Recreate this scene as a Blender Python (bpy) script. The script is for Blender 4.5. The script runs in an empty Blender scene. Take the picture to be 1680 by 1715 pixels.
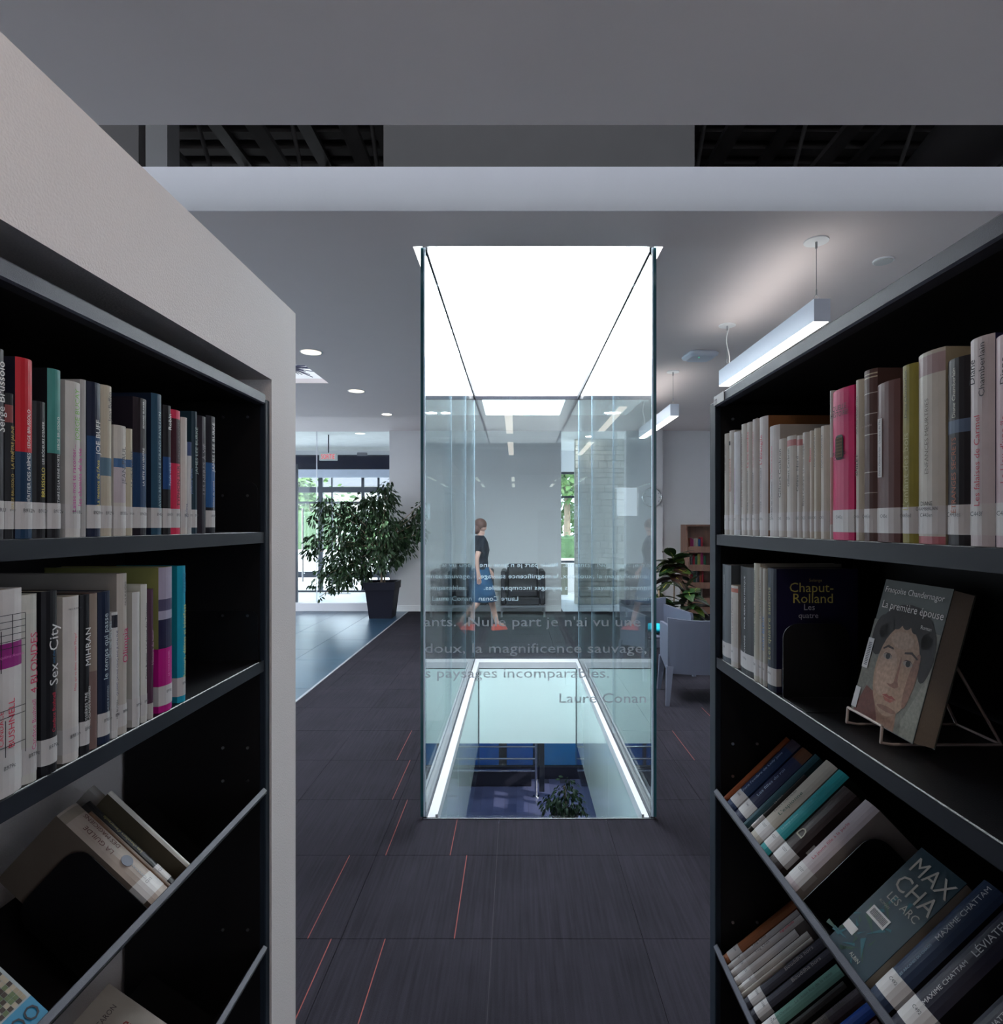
import bpy, math, random
from mathutils import Vector, Matrix, Euler
PI = math.pi
S = bpy.context.scene
COL = S.collection
random.seed(7)

# ------------------------------------------------------------------ camera
EYE = 1.6
F = 1000.0            # focal length in pixels of the 1680-wide frame
CX, CY = 865.0, 878.6 # where the aisle's vanishing point falls
cam = bpy.data.cameras.new('camera'); camo = bpy.data.objects.new('camera', cam); COL.objects.link(camo)
camo.location = (0, 0, EYE); camo.rotation_euler = (PI/2, 0, 0)
cam.sensor_fit = 'HORIZONTAL'; cam.sensor_width = 36; cam.lens = 36*F/1680
cam.shift_x = -(CX-840)/1680; cam.shift_y = (CY-857.5)/1680
cam.clip_start = 0.02; cam.clip_end = 300
S.camera = camo
# ------------------------------------------------------------------ world
W = bpy.data.worlds.new('world'); S.world = W; W.use_nodes = True
bg = W.node_tree.nodes['Background']
bg.inputs['Color'].default_value = (0.78, 0.88, 1.0, 1); bg.inputs['Strength'].default_value = 5.4
# ------------------------------------------------------------------ sun
sl = bpy.data.lights.new('sun', 'SUN'); sl.energy = 5.0; sl.angle = 0.009; sl.color = (1, .95, .88)
so = bpy.data.objects.new('sun', sl); COL.objects.link(so)
so.rotation_euler = Vector((-.80, .30, -.50)).to_track_quat('-Z', 'Y').to_euler()
so.location = (8, -3, 9)
# ------------------------------------------------------------------ exposure
S.view_settings.view_transform = 'Standard'; S.view_settings.look = 'None'
S.view_settings.exposure = 0.0; S.view_settings.gamma = 1.0; S.view_settings.use_curve_mapping = False
S.cycles.use_denoising = True
S.cycles.max_bounces = 10; S.cycles.diffuse_bounces = 5; S.cycles.glossy_bounces = 5
S.cycles.transparent_max_bounces = 32; S.cycles.sample_clamp_indirect = 6.0
S.cycles.caustics_reflective = False; S.cycles.caustics_refractive = False
K_SKYLIGHT = 27.0      # luminous skylight panel
K_PENDANT = 13.0       # pendant lamps
K_DOWN = 22.0          # ceiling downlights
K_LOWER = 60.0        # added unseen lamps that brighten the lower storey

# ------------------------------------------------------------------ materials
def mat(name, col, rough=.5, metal=0., bump=0., bscale=60., var=.06, vscale=6., coat=0., spec=.5, emit=None, estr=0., stretch=None, trans=0.):
    m = bpy.data.materials.get(name)
    if m: return m
    m = bpy.data.materials.new(name); m.use_nodes = True
    nt = m.node_tree; N = nt.nodes; L = nt.links; b = N['Principled BSDF']
    b.inputs['Roughness'].default_value = rough; b.inputs['Metallic'].default_value = metal
    b.inputs['Specular IOR Level'].default_value = spec
    b.inputs['Coat Weight'].default_value = coat; b.inputs['Coat Roughness'].default_value = .12
    tc = N.new('ShaderNodeTexCoord'); mp = N.new('ShaderNodeMapping'); L.new(tc.outputs['Object'], mp.inputs['Vector'])
    if stretch: mp.inputs['Scale'].default_value = stretch
    no = N.new('ShaderNodeTexNoise'); no.inputs['Scale'].default_value = vscale; no.inputs['Detail'].default_value = 3
    L.new(mp.outputs['Vector'], no.inputs['Vector'])
    mx = N.new('ShaderNodeMix'); mx.data_type = 'RGBA'
    mx.inputs[6].default_value = tuple(max(0, c*(1-var*2)) for c in col[:3])+(1,)
    mx.inputs[7].default_value = tuple(min(1, c*(1+var*2)) for c in col[:3])+(1,)
    L.new(no.outputs['Fac'], mx.inputs[0]); L.new(mx.outputs[2], b.inputs['Base Color'])
    if bump:
        n2 = N.new('ShaderNodeTexNoise'); n2.inputs['Scale'].default_value = bscale; n2.inputs['Detail'].default_value = 2
        L.new(mp.outputs['Vector'], n2.inputs['Vector'])
        bp = N.new('ShaderNodeBump'); bp.inputs['Strength'].default_value = bump; bp.inputs['Distance'].default_value = .01
        L.new(n2.outputs['Fac'], bp.inputs['Height']); L.new(bp.outputs['Normal'], b.inputs['Normal'])
    if emit:
        b.inputs['Emission Color'].default_value = tuple(emit)+(1,); b.inputs['Emission Strength'].default_value = estr
    return m

def glassmat(name, tint, f0=.05, gain=1.0):
    m = bpy.data.materials.new(name); m.use_nodes = True
    nt = m.node_tree; N = nt.nodes; L = nt.links
    for n in list(N): N.remove(n)
    out = N.new('ShaderNodeOutputMaterial'); mix = N.new('ShaderNodeMixShader')
    tr = N.new('ShaderNodeBsdfTransparent'); tr.inputs['Color'].default_value = tuple(tint)+(1,)
    gl = N.new('ShaderNodeBsdfGlossy'); gl.inputs['Roughness'].default_value = .0; gl.inputs['Color'].default_value = (.95, 1, 1, 1)
    lw = N.new('ShaderNodeLayerWeight'); lw.inputs['Blend'].default_value = .5
    pw = N.new('ShaderNodeMath'); pw.operation = 'POWER'; pw.inputs[1].default_value = 4.0
    L.new(lw.outputs['Facing'], pw.inputs[0])
    ma = N.new('ShaderNodeMath'); ma.operation = 'MULTIPLY_ADD'; ma.inputs[1].default_value = (1-f0)*gain; ma.inputs[2].default_value = f0; ma.use_clamp = True
    L.new(pw.outputs[0], ma.inputs[0]); L.new(ma.outputs[0], mix.inputs[0])
    L.new(tr.outputs[0], mix.inputs[1]); L.new(gl.outputs[0], mix.inputs[2]); L.new(mix.outputs[0], out.inputs[0])
    return m

def vinylmat(name, col, opac):
    m = bpy.data.materials.new(name); m.use_nodes = True
    nt = m.node_tree; N = nt.nodes; L = nt.links
    b = N['Principled BSDF']; b.inputs['Base Color'].default_value = tuple(col)+(1,); b.inputs['Roughness'].default_value = .6
    b.inputs['Alpha'].default_value = opac
    return m

def carpetmat():
    m = bpy.data.materials.new('carpet'); m.use_nodes = True
    nt = m.node_tree; N = nt.nodes; L = nt.links; b = N['Principled BSDF']
    b.inputs['Roughness'].default_value = .95; b.inputs['Specular IOR Level'].default_value = .1
    g = N.new('ShaderNodeNewGeometry')
    mp = N.new('ShaderNodeMapping'); mp.inputs['Scale'].default_value = (1, .03, 1); L.new(g.outputs['Position'], mp.inputs['Vector'])
    st = N.new('ShaderNodeTexNoise'); st.inputs['Scale'].default_value = 90; st.inputs['Detail'].default_value = 2; L.new(mp.outputs['Vector'], st.inputs['Vector'])
    fi = N.new('ShaderNodeTexNoise'); fi.inputs['Scale'].default_value = 420; fi.inputs['Detail'].default_value = 2; L.new(g.outputs['Position'], fi.inputs['Vector'])
    bl = N.new('ShaderNodeTexNoise'); bl.inputs['Scale'].default_value = 3.0; bl.inputs['Detail'].default_value = 3; L.new(g.outputs['Position'], bl.inputs['Vector'])
    oi = N.new('ShaderNodeObjectInfo')
    a1 = N.new('ShaderNodeMath'); a1.operation = 'ADD'; L.new(st.outputs['Fac'], a1.inputs[0]); L.new(fi.outputs['Fac'], a1.inputs[1])
    a2 = N.new('ShaderNodeMath'); a2.operation = 'MULTIPLY_ADD'; L.new(bl.outputs['Fac'], a2.inputs[0]); a2.inputs[1].default_value = .6; L.new(a1.outputs[0], a2.inputs[2])
    a3 = N.new('ShaderNodeMath'); a3.operation = 'MULTIPLY_ADD'; L.new(oi.outputs['Random'], a3.inputs[0]); a3.inputs[1].default_value = .12; L.new(a2.outputs[0], a3.inputs[2])
    cr = N.new('ShaderNodeValToRGB'); L.new(a3.outputs[0], cr.inputs[0])
    dv = N.new('ShaderNodeMath'); dv.operation = 'DIVIDE'; dv.inputs[1].default_value = 2.6; L.new(a3.outputs[0], dv.inputs[0]); L.new(dv.outputs[0], cr.inputs[0])
    cr.color_ramp.elements[0].position = .36; cr.color_ramp.elements[0].color = (.010, .009, .013, 1)
    cr.color_ramp.elements[1].position = .68; cr.color_ramp.elements[1].color = (.029, .026, .036, 1)
    L.new(cr.outputs[0], b.inputs['Base Color'])
    bp = N.new('ShaderNodeBump'); bp.inputs['Strength'].default_value = .5; bp.inputs['Distance'].default_value = .004
    L.new(a1.outputs[0], bp.inputs['Height']); L.new(bp.outputs['Normal'], b.inputs['Normal'])
    return m

def slatemat(name, c0, c1, rough=.32):
    m = bpy.data.materials.new(name); m.use_nodes = True
    nt = m.node_tree; N = nt.nodes; L = nt.links; b = N['Principled BSDF']
    g = N.new('ShaderNodeNewGeometry'); no = N.new('ShaderNodeTexNoise'); no.inputs['Scale'].default_value = 2.2; no.inputs['Detail'].default_value = 5
    L.new(g.outputs['Position'], no.inputs['Vector'])
    oi = N.new('ShaderNodeObjectInfo'); ad = N.new('ShaderNodeMath'); ad.operation = 'MULTIPLY_ADD'; ad.inputs[1].default_value = .25
    L.new(oi.outputs['Random'], ad.inputs[0]); L.new(no.outputs['Fac'], ad.inputs[2])
    cr = N.new('ShaderNodeValToRGB'); L.new(ad.outputs[0], cr.inputs[0])
    cr.color_ramp.elements[0].position = .3; cr.color_ramp.elements[0].color = tuple(c0)+(1,)
    cr.color_ramp.elements[1].position = .8; cr.color_ramp.elements[1].color = tuple(c1)+(1,)
    L.new(cr.outputs[0], b.inputs['Base Color']); b.inputs['Roughness'].default_value = rough
    bp = N.new('ShaderNodeBump'); bp.inputs['Strength'].default_value = .15; bp.inputs['Distance'].default_value = .01
    L.new(no.outputs['Fac'], bp.inputs['Height']); L.new(bp.outputs['Normal'], b.inputs['Normal'])
    return m

M_WALLW = mat('painted_wall_warm', (.70, .655, .655), .75, bump=.12, bscale=260, var=.01)
M_WALL = mat('painted_wall', (.72, .72, .74), .7, bump=.05, bscale=200, var=.01)
M_CEIL = mat('painted_ceiling', (.76, .68, .675), .8, var=.01)
M_BEAM = mat('painted_beam', (.86, .85, .88), .7, var=.01)
M_WHITE = mat('white_trim', (.85, .86, .88), .45, var=.01)
M_SHAFTW = mat('shaft_white', (.9, .9, .9), .8, var=.005)
M_BLACK = mat('black_powder_coat', (.004, .004, .006), .38, bump=.15, bscale=700, var=.05)
M_BLACKIN = mat('black_steel_panel', (.0025, .0022, .0035), .6, spec=.3, var=.1)
M_LIP = mat('grey_steel_edge', (.05, .053, .075), .5, bump=.1, bscale=800, var=.03, spec=.3)
M_ALU = mat('aluminium', (.62, .64, .68), .3, 1.0, var=.02)
M_CHROME = mat('chrome', (.8, .8, .82), .12, 1.0, var=.01)
M_DARKM = mat('dark_aluminium', (.05, .055, .07), .35, .6, var=.05)
M_CARPET = carpetmat()
M_RED = mat('red_thread', (.26, .055, .045), .9, var=.1, vscale=300)
M_SLATE = slatemat('slate_tile', (.015, .04, .075), (.035, .075, .125), .30)
M_VEST = slatemat('vestibule_tile_sunlit', (.48, .55, .64), (.62, .68, .74), .4)  # pale tone puts sunlight on the vestibule floor into the colour
M_PLANK = slatemat('dark_floor_tile', (.035, .04, .085), (.08, .085, .16), .3)
M_GLASS = glassmat('clear_glass', (.955, .988, .992), .03, .8)
M_GLASS2 = glassmat('window_glass', (.97, .99, .99), .018, .7)
M_CHAN = mat('dark_channel', (.006, .007, .012), .6, spec=.15)
M_GEDGE = mat('glass_edge', (.02, .10, .12), .15, var=.3, vscale=8)
M_GEDGEL = mat('glass_edge_highlight', (.55, .66, .78), .2, var=.1)
M_LINER = mat('back_painted_glass', (.70, .84, .84), .06, coat=.6, var=.01)
M_VINYL = vinylmat('frosted_vinyl', (.62, .69, .75), .85)
M_DECK = mat('roof_deck', (.055, .052, .05), .8, var=.15)
M_JOIST = mat('roof_joist_steel', (.05, .048, .046), .6, var=.15)
M_DRY = mat('plenum_drywall', (.15, .145, .14), .85, var=.03)
M_PAGES = mat('book_pages', (.36, .32, .26), .9, var=.12, vscale=220, stretch=(1, 8, .1))
M_STICK = mat('spine_label_paper', (.45, .435, .435), .45, var=.02)
M_INK = mat('black_ink', (.015, .015, .02), .5, var=.02)
M_LEAF = mat('ficus_leaf', (.017, .046, .014), .45, var=.35, vscale=9, spec=.35)
M_BARK = mat('bark', (.28, .2, .14), .8, bump=.4, var=.2, vscale=30)
M_POT = mat('dark_planter', (.008, .008, .016), .6, var=.05, spec=.2)
M_SOIL = mat('soil', (.03, .02, .015), .95, bump=.8, bscale=80, var=.3)
M_LEATHER = mat('black_leather', (.007, .007, .012), .42, bump=.15, bscale=120, var=.1)
M_CHAIR = mat('grey_plastic', (.085, .092, .13), .45, var=.03)
M_WOOD = mat('walnut_laminate', (.20, .105, .075), .5, var=.22, vscale=6, stretch=(3, 3, .4))
M_STONE = mat('stone_block', (.62, .62, .57), .85, bump=.8, bscale=18, var=.25, vscale=8)
M_SKIN = mat('skin', (.55, .32, .26), .5, var=.05)
M_SHIRT = mat('dark_navy_fabric', (.004, .006, .014), .95, spec=.1, bump=.3, var=.15)
M_DENIM = mat('blue_denim', (.012, .075, .17), .9, bump=.3, var=.15)
M_HAIR = mat('brown_hair', (.10, .04, .03), .6, var=.3, vscale=60, stretch=(1, 1, .1))
M_SHOE = mat('red_shoe', (.40, .035, .02), .5)

# ------------------------------------------------------------------ mesh builder
class MB:
    def __init__(s): s.v = []; s.f = []; s.m = []; s.sm = []
    def add(s, vs, fs, mi=0, smooth=False, M=None):
        o = len(s.v)
        s.v += [tuple(M @ Vector(p)) if M is not None else tuple(p) for p in vs]
        for k, f in enumerate(fs):
            s.f.append([o+i for i in f]); s.m.append(mi[k] if isinstance(mi, (list, tuple)) else mi); s.sm.append(smooth)
        return s
    def box(s, x0, x1, y0, y1, z0, z1, mi=0, M=None):
        vs = [(x0,y0,z0),(x1,y0,z0),(x1,y1,z0),(x0,y1,z0),(x0,y0,z1),(x1,y0,z1),(x1,y1,z1),(x0,y1,z1)]
        return s.add(vs, [(3,2,1,0),(4,5,6,7),(0,1,5,4),(1,2,6,5),(2,3,7,6),(3,0,4,7)], mi, False, M)
    def bbox(s, x0, x1, y0, y1, z0, z1, b=.004, mi=0, M=None):   # bevelled box
        if min(x1-x0, y1-y0, z1-z0) < 2.05*b: b = min(x1-x0, y1-y0, z1-z0)*.3
        vs = []; 
        xs, ys, zs = (x0, x1), (y0, y1), (z0, z1)
        idx = {}
        for i in (0,1):
            for j in (0,1):
                for k in (0,1):
                    sx, sy, sz = (1 if i == 0 else -1), (1 if j == 0 else -1), (1 if k == 0 else -1)
                    X, Y, Z = xs[i], ys[j], zs[k]
                    idx[(i,j,k,'x')] = len(vs); vs.append((X, Y+sy*b, Z+sz*b))
                    idx[(i,j,k,'y')] = len(vs); vs.append((X+sx*b, Y, Z+sz*b))
                    idx[(i,j,k,'z')] = len(vs); vs.append((X+sx*b, Y+sy*b, Z))
        fs = []
        def q(*k): fs.append([idx[a] for a in k])
        for i in (0,1):
            a = [(i,0,0,'x'),(i,1,0,'x'),(i,1,1,'x'),(i,0,1,'x')]; q(*(a if i else a[::-1]))
            a = [(0,i,0,'y'),(1,i,0,'y'),(1,i,1,'y'),(0,i,1,'y')]; q(*(a[::-1] if i else a))
            a = [(0,0,i,'z'),(1,0,i,'z'),(1,1,i,'z'),(0,1,i,'z')]; q(*(a if i else a[::-1]))
        for i in (0,1):
            for j in (0,1):
                q((i,j,0,'x'),(i,j,1,'x'),(i,j,1,'y'),(i,j,0,'y'))
                q((i,0,j,'x'),(i,1,j,'x'),(i,1,j,'z'),(i,0,j,'z'))
                q((0,i,j,'y'),(1,i,j,'y'),(1,i,j,'z'),(0,i,j,'z'))
                for k in (0,1): pass
        for i in (0,1):
            for j in (0,1):
                for k in (0,1): q((i,j,k,'x'),(i,j,k,'y'),(i,j,k,'z'))
        return s.add(vs, fs, mi, False, M)
    def tube(s, p0, p1, r0, r1=None, n=10, mi=0, M=None, cap=True):
        r1 = r0 if r1 is None else r1
        p0, p1 = Vector(p0), Vector(p1); d = (p1-p0); 
        if d.length < 1e-7: return s
        q = d.to_track_quat('Z', 'Y').to_matrix()
        vs = []
        for p, r in ((p0, r0), (p1, r1)):
            for k in range(n):
                a = 2*PI*k/n; vs.append(tuple(p + q @ Vector((r*math.cos(a), r*math.sin(a), 0))))
        s.add(vs, [(k, (k+1) % n, n+(k+1) % n, n+k) for k in range(n)], mi, True, M)
        if cap: s.add(vs, [tuple(range(n))[::-1], tuple(range(n, 2*n))], mi, False, M)
        return s
    def path(s, pts, r, n=8, mi=0, M=None):
        for a, b in zip(pts[:-1], pts[1:]):
            s.tube(a, b, r, r, n, mi, M)
        for p in pts[1:-1]: s.ball(p, r, 6, 4, mi, M)
        return s
    def ball(s, c, r, n=10, m=6, mi=0, M=None):
        r = (r, r, r) if not isinstance(r, (tuple, list)) else r
        vs = [(c[0], c[1], c[2]+r[2])]
        for j in range(1, m):
            a = PI*j/m
            for k in range(n):
                b = 2*PI*k/n; vs.append((c[0]+r[0]*math.sin(a)*math.cos(b), c[1]+r[1]*math.sin(a)*math.sin(b), c[2]+r[2]*math.cos(a)))
        vs.append((c[0], c[1], c[2]-r[2]))
        fs = [(0, 1+k, 1+(k+1) % n) for k in range(n)]
        for j in range(m-2):
            for k in range(n): fs.append((1+j*n+k, 1+(j+1)*n+k, 1+(j+1)*n+(k+1) % n, 1+j*n+(k+1) % n))
        e = len(vs)-1
        fs += [(e, 1+(m-2)*n+(k+1) % n, 1+(m-2)*n+k) for k in range(n)]
        return s.add(vs, fs, mi, True, M)
    def loft(s, rings, mi=0, M=None, cap=True, smooth=True):
        n = len(rings[0]); vs = [p for r in rings for p in r]
        fs = []
        for j in range(len(rings)-1):
            for k in range(n): fs.append((j*n+k, j*n+(k+1) % n, (j+1)*n+(k+1) % n, (j+1)*n+k))
        s.add(vs, fs, mi, smooth, M)
        if cap: s.add(list(rings[0])+list(rings[-1]), [tuple(range(n))[::-1], tuple(range(n, 2*n))], mi, False, M)
        return s
    def prism(s, pts, axis, a0, a1, mi=0, M=None):   # pts: 2D outline; axis 'x','y','z' is the extrusion direction
        def P(p, a): return (a, p[0], p[1]) if axis == 'x' else ((p[0], a, p[1]) if axis == 'y' else (p[0], p[1], a))
        n = len(pts); vs = [P(p, a0) for p in pts]+[P(p, a1) for p in pts]
        return s.add(vs, [tuple(range(n))[::-1], tuple(range(n, 2*n))]+[(k, (k+1) % n, n+(k+1) % n, n+k) for k in range(n)], mi, False, M)
    def mesh(s, name, mats):
        me = bpy.data.meshes.new(name); me.from_pydata(s.v, [], s.f)
        for m in (mats if isinstance(mats, (list, tuple)) else [mats]): me.materials.append(m)
        me.polygons.foreach_set('material_index', s.m); me.polygons.foreach_set('use_smooth', s.sm); me.update()
        return me
    def build(s, name, mats, parent=None, loc=None, rot=None):
        return put(name, s.mesh(name, mats), parent, loc, rot)

def put(name, me, parent=None, loc=None, rot=None):
    o = bpy.data.objects.new(name, me); COL.objects.link(o)
    if parent: o.parent = parent
    if loc is not None: o.location = loc
    if rot is not None: o.rotation_euler = rot
    return o
def tag(o, label=None, cat=None, group=None, kind=None):
    if label: o['label'] = label
    if cat: o['category'] = cat
    if group: o['group'] = group
    if kind: o['kind'] = kind
    return o
def thing(name, label, cat, loc=(0,0,0), rot=(0,0,0), group=None):
    o = bpy.data.objects.new(name, None); COL.objects.link(o); o.empty_display_size = .05
    o.location = loc; o.rotation_euler = rot
    return tag(o, label, cat, group)
def struct(name, mb, mats, label=None, cat='wall'):
    o = mb.build(name, mats); return tag(o, label, cat, None, 'structure')
def P(px, py, Y): return Vector(((px-CX)*Y/F, Y, EYE-(py-CY)*Y/F))

_txt = {}
def textmesh(s, mat_, res=2):
    k = (s, mat_.name)
    if k in _txt: return _txt[k]
    c = bpy.data.curves.new('lettering', 'FONT'); c.body = s; c.size = 1.0; c.resolution_u = res; c.align_x = 'LEFT'
    o = bpy.data.objects.new('lettering', c)
    me = bpy.data.meshes.new_from_object(o); bpy.data.objects.remove(o); bpy.data.curves.remove(c)
    me.materials.clear(); me.materials.append(mat_)
    xs = [v.co.x for v in me.vertices] or [0, 1]
    _txt[k] = (me, min(xs), max(xs)); me.name = 'lettering'
    return _txt[k]
def text(s, mat_, parent, org, u, v, length, height, name='lettering', align='C', stretch=False):
    """letters along u, tops towards v; org is the centre (align C) or baseline start (align L)"""
    me, x0, x1 = textmesh(s, mat_)
    if not me.vertices: return None
    u = Vector(u).normalized(); v = Vector(v).normalized(); n = u.cross(v)
    sc = length/(x1-x0); sy = height/.72
    if stretch: sx = sc
    else: sx = sy = min(sc, sy)
    org = Vector(org)
    if align == 'C': o = org-u*sx*(x0+x1)/2-v*sy*.34
    else: o = org-u*sx*x0
    ob = put(name, me, parent)
    R = Matrix((u, v, n)).transposed().to_4x4()
    ob.matrix_local = Matrix.Translation(o) @ R @ Matrix.Diagonal((sx, sy, 1, 1))
    return ob

# ------------------------------------------------------------------ the setting
SX0, SX1, SY0, SY1 = -.505, .745, 3.245, 7.14          # glass shaft footprint
OX0, OX1, OY0, OY1 = -.43, .685, 3.25, 6.86            # floor opening
CZ = 3.106

def rects_minus(x0, x1, y0, y1, hole):
    hx0, hx1, hy0, hy1 = hole
    if x1 <= hx0 or x0 >= hx1 or y1 <= hy0 or y0 >= hy1: return [(x0, x1, y0, y1)]
    out = []
    if y0 < hy0: out.append((x0, x1, y0, hy0))
    if y1 > hy1: out.append((x0, x1, hy1, y1))
    a, b = max(y0, hy0), min(y1, hy1)
    if x0 < hx0: out.append((x0, hx0, a, b))
    if x1 > hx1: out.append((hx1, x1, a, b))
    return out

mb = MB()
for r in rects_minus(-6.5, 4.2, -4, 14, (OX0-.03, OX1+.03, OY0-.035, OY1+.03)): mb.box(*r, -.30, -.008)
floor = struct('floor', mb, mat('floor_screed', (.03, .03, .035), .9), cat='floor')
# carpet tiles
T = .583
redx = {0: [-.715, -.507], 1: [-.807, -.240], 2: [-.633, -.321], 3: [-.722], 4: [-.813, 1.21], 5: [1.62], 6: [2.0], 8: [1.9], 9: [1.5]}
rowY0 = 1.724
hole = (SX0-.012, SX1+.012, SY0-.005, SY1+.02)
tile_cache = None
for j in range(-1, 17):
    y0 = rowY0+j*T; y1 = y0+T
    if y0 >= 11: break
    y1 = min(y1, 10.99)
    for i in range(-4, 11):
        x0 = .105+i*T+(-.20); x1 = x0+T
        x0 = max(x0, -1.985); x1 = min(x1, 4.0)
        if x1-x0 < .03: continue
        g = .0014
        rs = rects_minus(x0+g, x1-g, y0+g, y1-g, hole)
        reds = [r for r in redx.get(j, []) if x0 < r < x1]
        if not rs: continue
        plain = (not reds) and len(rs) == 1 and abs(x1-x0-T) < 1e-4 and abs(rs[0][3]-rs[0][2]-T+2*g) < 1e-4 and abs(rs[0][1]-rs[0][0]-T+2*g) < 1e-4
        if plain and tile_cache:
            put('carpet_tile', tile_cache, floor, (x0, y0, 0)); continue
        b_ = MB()
        for (a, b, c, d) in rs:
            xs = [a]
            for r in reds:
                if a < r-.0025 and r+.0025 < b: xs += [r-.0017, r+.0017]
            xs.append(b)
            for k in range(len(xs)-1):
                b_.box(xs[k]-x0, xs[k+1]-x0, c-y0, d-y0, -.008, 0 if k % 2 == 0 else .0006, k % 2)
        o = b_.build('carpet_tile', [M_CARPET, M_RED], floor, (x0, y0, 0))
        if plain: tile_cache = o.data
# slate tiles on the left and in the vestibule
stm = {}
def slate(x0, x1, y0, y1):
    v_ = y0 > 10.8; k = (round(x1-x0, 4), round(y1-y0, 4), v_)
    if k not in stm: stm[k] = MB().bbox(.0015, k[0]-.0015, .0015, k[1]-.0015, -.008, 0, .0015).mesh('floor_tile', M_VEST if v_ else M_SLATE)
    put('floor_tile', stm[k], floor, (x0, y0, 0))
for i in range(7):
    for j in range(9):
        x1 = -2.012-i*.61; y0 = 3.4+j*1.22-(i % 2)*.61
        y1 = min(y0+1.22, 13.9)
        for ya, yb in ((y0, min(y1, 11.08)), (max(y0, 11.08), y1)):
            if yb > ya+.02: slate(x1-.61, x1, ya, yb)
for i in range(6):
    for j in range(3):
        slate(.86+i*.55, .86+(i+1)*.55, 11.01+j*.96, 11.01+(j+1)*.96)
struct('trim_1', MB().bbox(-2.01, -1.987, 1.2, 11, -.008, .004, .001), mat('metal_strip', (.40, .40, .44), .45, .3), cat='trim')

# ceiling
mb = MB()
for r in rects_minus(-6.5, 4.2, -4, 2.25, (0, 0, 0, 0)): mb.box(*r, CZ, CZ+.05)
R1 = rects_minus(-6.5, 4.2, 2.87, 8.3, (SX0-.055, SX1+.05, SY0-.01, SY1+.02))
for r in R1:
    for q in rects_minus(*r, (-3.1, -2.0, 5.64, 6.36)): mb.box(*q, CZ, CZ+.05)
mb.box(-6.5, 4.2, 8.3, 8.35, CZ, 3.38)
mb.box(-6.5, 4.2, 8.35, 11.1, 3.33, 3.38)
struct('ceiling', mb, M_CEIL, cat='ceiling')
struct('ceiling_vestibule', MB().box(-6.5, 4.2, 11.1, 14, 3.33, 3.38), mat('white_ceiling', (.9, .9, .87), .7), cat='ceiling')
struct('trim_2', MB().box(-6.5, 4.2, 2.8665, 2.8695, CZ, CZ+.052).box(-6.5, 4.2, 2.8665, 2.90, CZ+.052, 3.318), M_BEAM, 'pale painted upstand across the slot in the ceiling', 'trim')
struct('trim_3', MB().box(-6.5, 4.2, 2.19, 2.235, CZ+.051, 3.30), M_DRY, None, 'trim')
# white reveal and plenum box around the skylight
mb = MB(); a, b, c, d = SX0-.055, SX1+.05, SY0-.01, SY1+.02
mb.box(a-.03, a, c-.03, d+.03, CZ+.05, 3.62).box(b, b+.03, c-.03, d+.03, CZ+.05, 3.62).box(a, b, c-.03, c, CZ+.05, 3.62).box(a, b, d, d+.03, CZ+.05, 3.62)
struct('wall_skylight', mb, M_SHAFTW, None, 'wall')
mb = MB().box(-.69, -.62, 3.14, 7.3, CZ+.05, 4.6).box(.86, .925, 3.14, 7.3, CZ+.05, 4.6).box(-.69, .925, 3.10, 3.15, CZ+.05, 4.6)
struct('wall_plenum', mb, M_DRY, None, 'wall')
sk = thing('skylight', 'long glowing white skylight panel above the glass shaft', 'skylight', (0, 0, 3.62))
M_SKY = mat('skylight_diffuser', (.9, .9, .9), .8, emit=(.93, .96, 1.0), estr=K_SKYLIGHT, var=0)
MB().box(a, b, c, d, 0, .02).build('diffuser', M_SKY, sk)
mb = MB()
for (x0, x1, y0, y1) in ((a-.03, b+.03, c-.03, c), (a-.03, b+.03, d, d+.03), (a-.03, a, c, d), (b, b+.03, c, d)): mb.box(x0, x1, y0, y1, 0.001, .05)
mb.build('frame', M_ALU, sk)
# small square skylight at the left
sk2 = thing('skylight', 'small square ceiling skylight left of the glass shaft', 'skylight', (-2.55, 6.0, CZ))
MB().box(-.58, .58, -.39, .39, .45, .47).build('diffuser', mat('skylight_diffuser_small', (.9, .9, .9), .8, emit=(.85, .92, 1), estr=2.4, var=0), sk2)
MB().box(-.58, -.55, -.39, .39, .05, .45).box(.55, .58, -.39, .39, .05, .45).box(-.55, .55, -.39, -.36, .05, .45).box(-.55, .55, .36, .39, .05, .45).build('reveal', M_SHAFTW, sk2)
st = thing('hanging_ornament', 'dark spiky rod ornament hanging inside the small square skylight', 'ornament', (-2.32, 6.1, CZ+.10))
mb = MB(); rr = random.Random(3)
for k in range(70):
    v = Vector((rr.uniform(-1, 1), rr.uniform(-1, 1), rr.uniform(-.6, .6))).normalized()*rr.uniform(.14, .34); v.z *= .55; v.y *= .7
    mb.tube((0, 0, 0), v, .005, .004, 5)
mb.build('rods', mat('ornament_dark', (.06, .06, .12), .5), st)
MB().tube((0, 0, 0), (0, 0, .35), .004).build('wire', M_DARKM, st)

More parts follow.
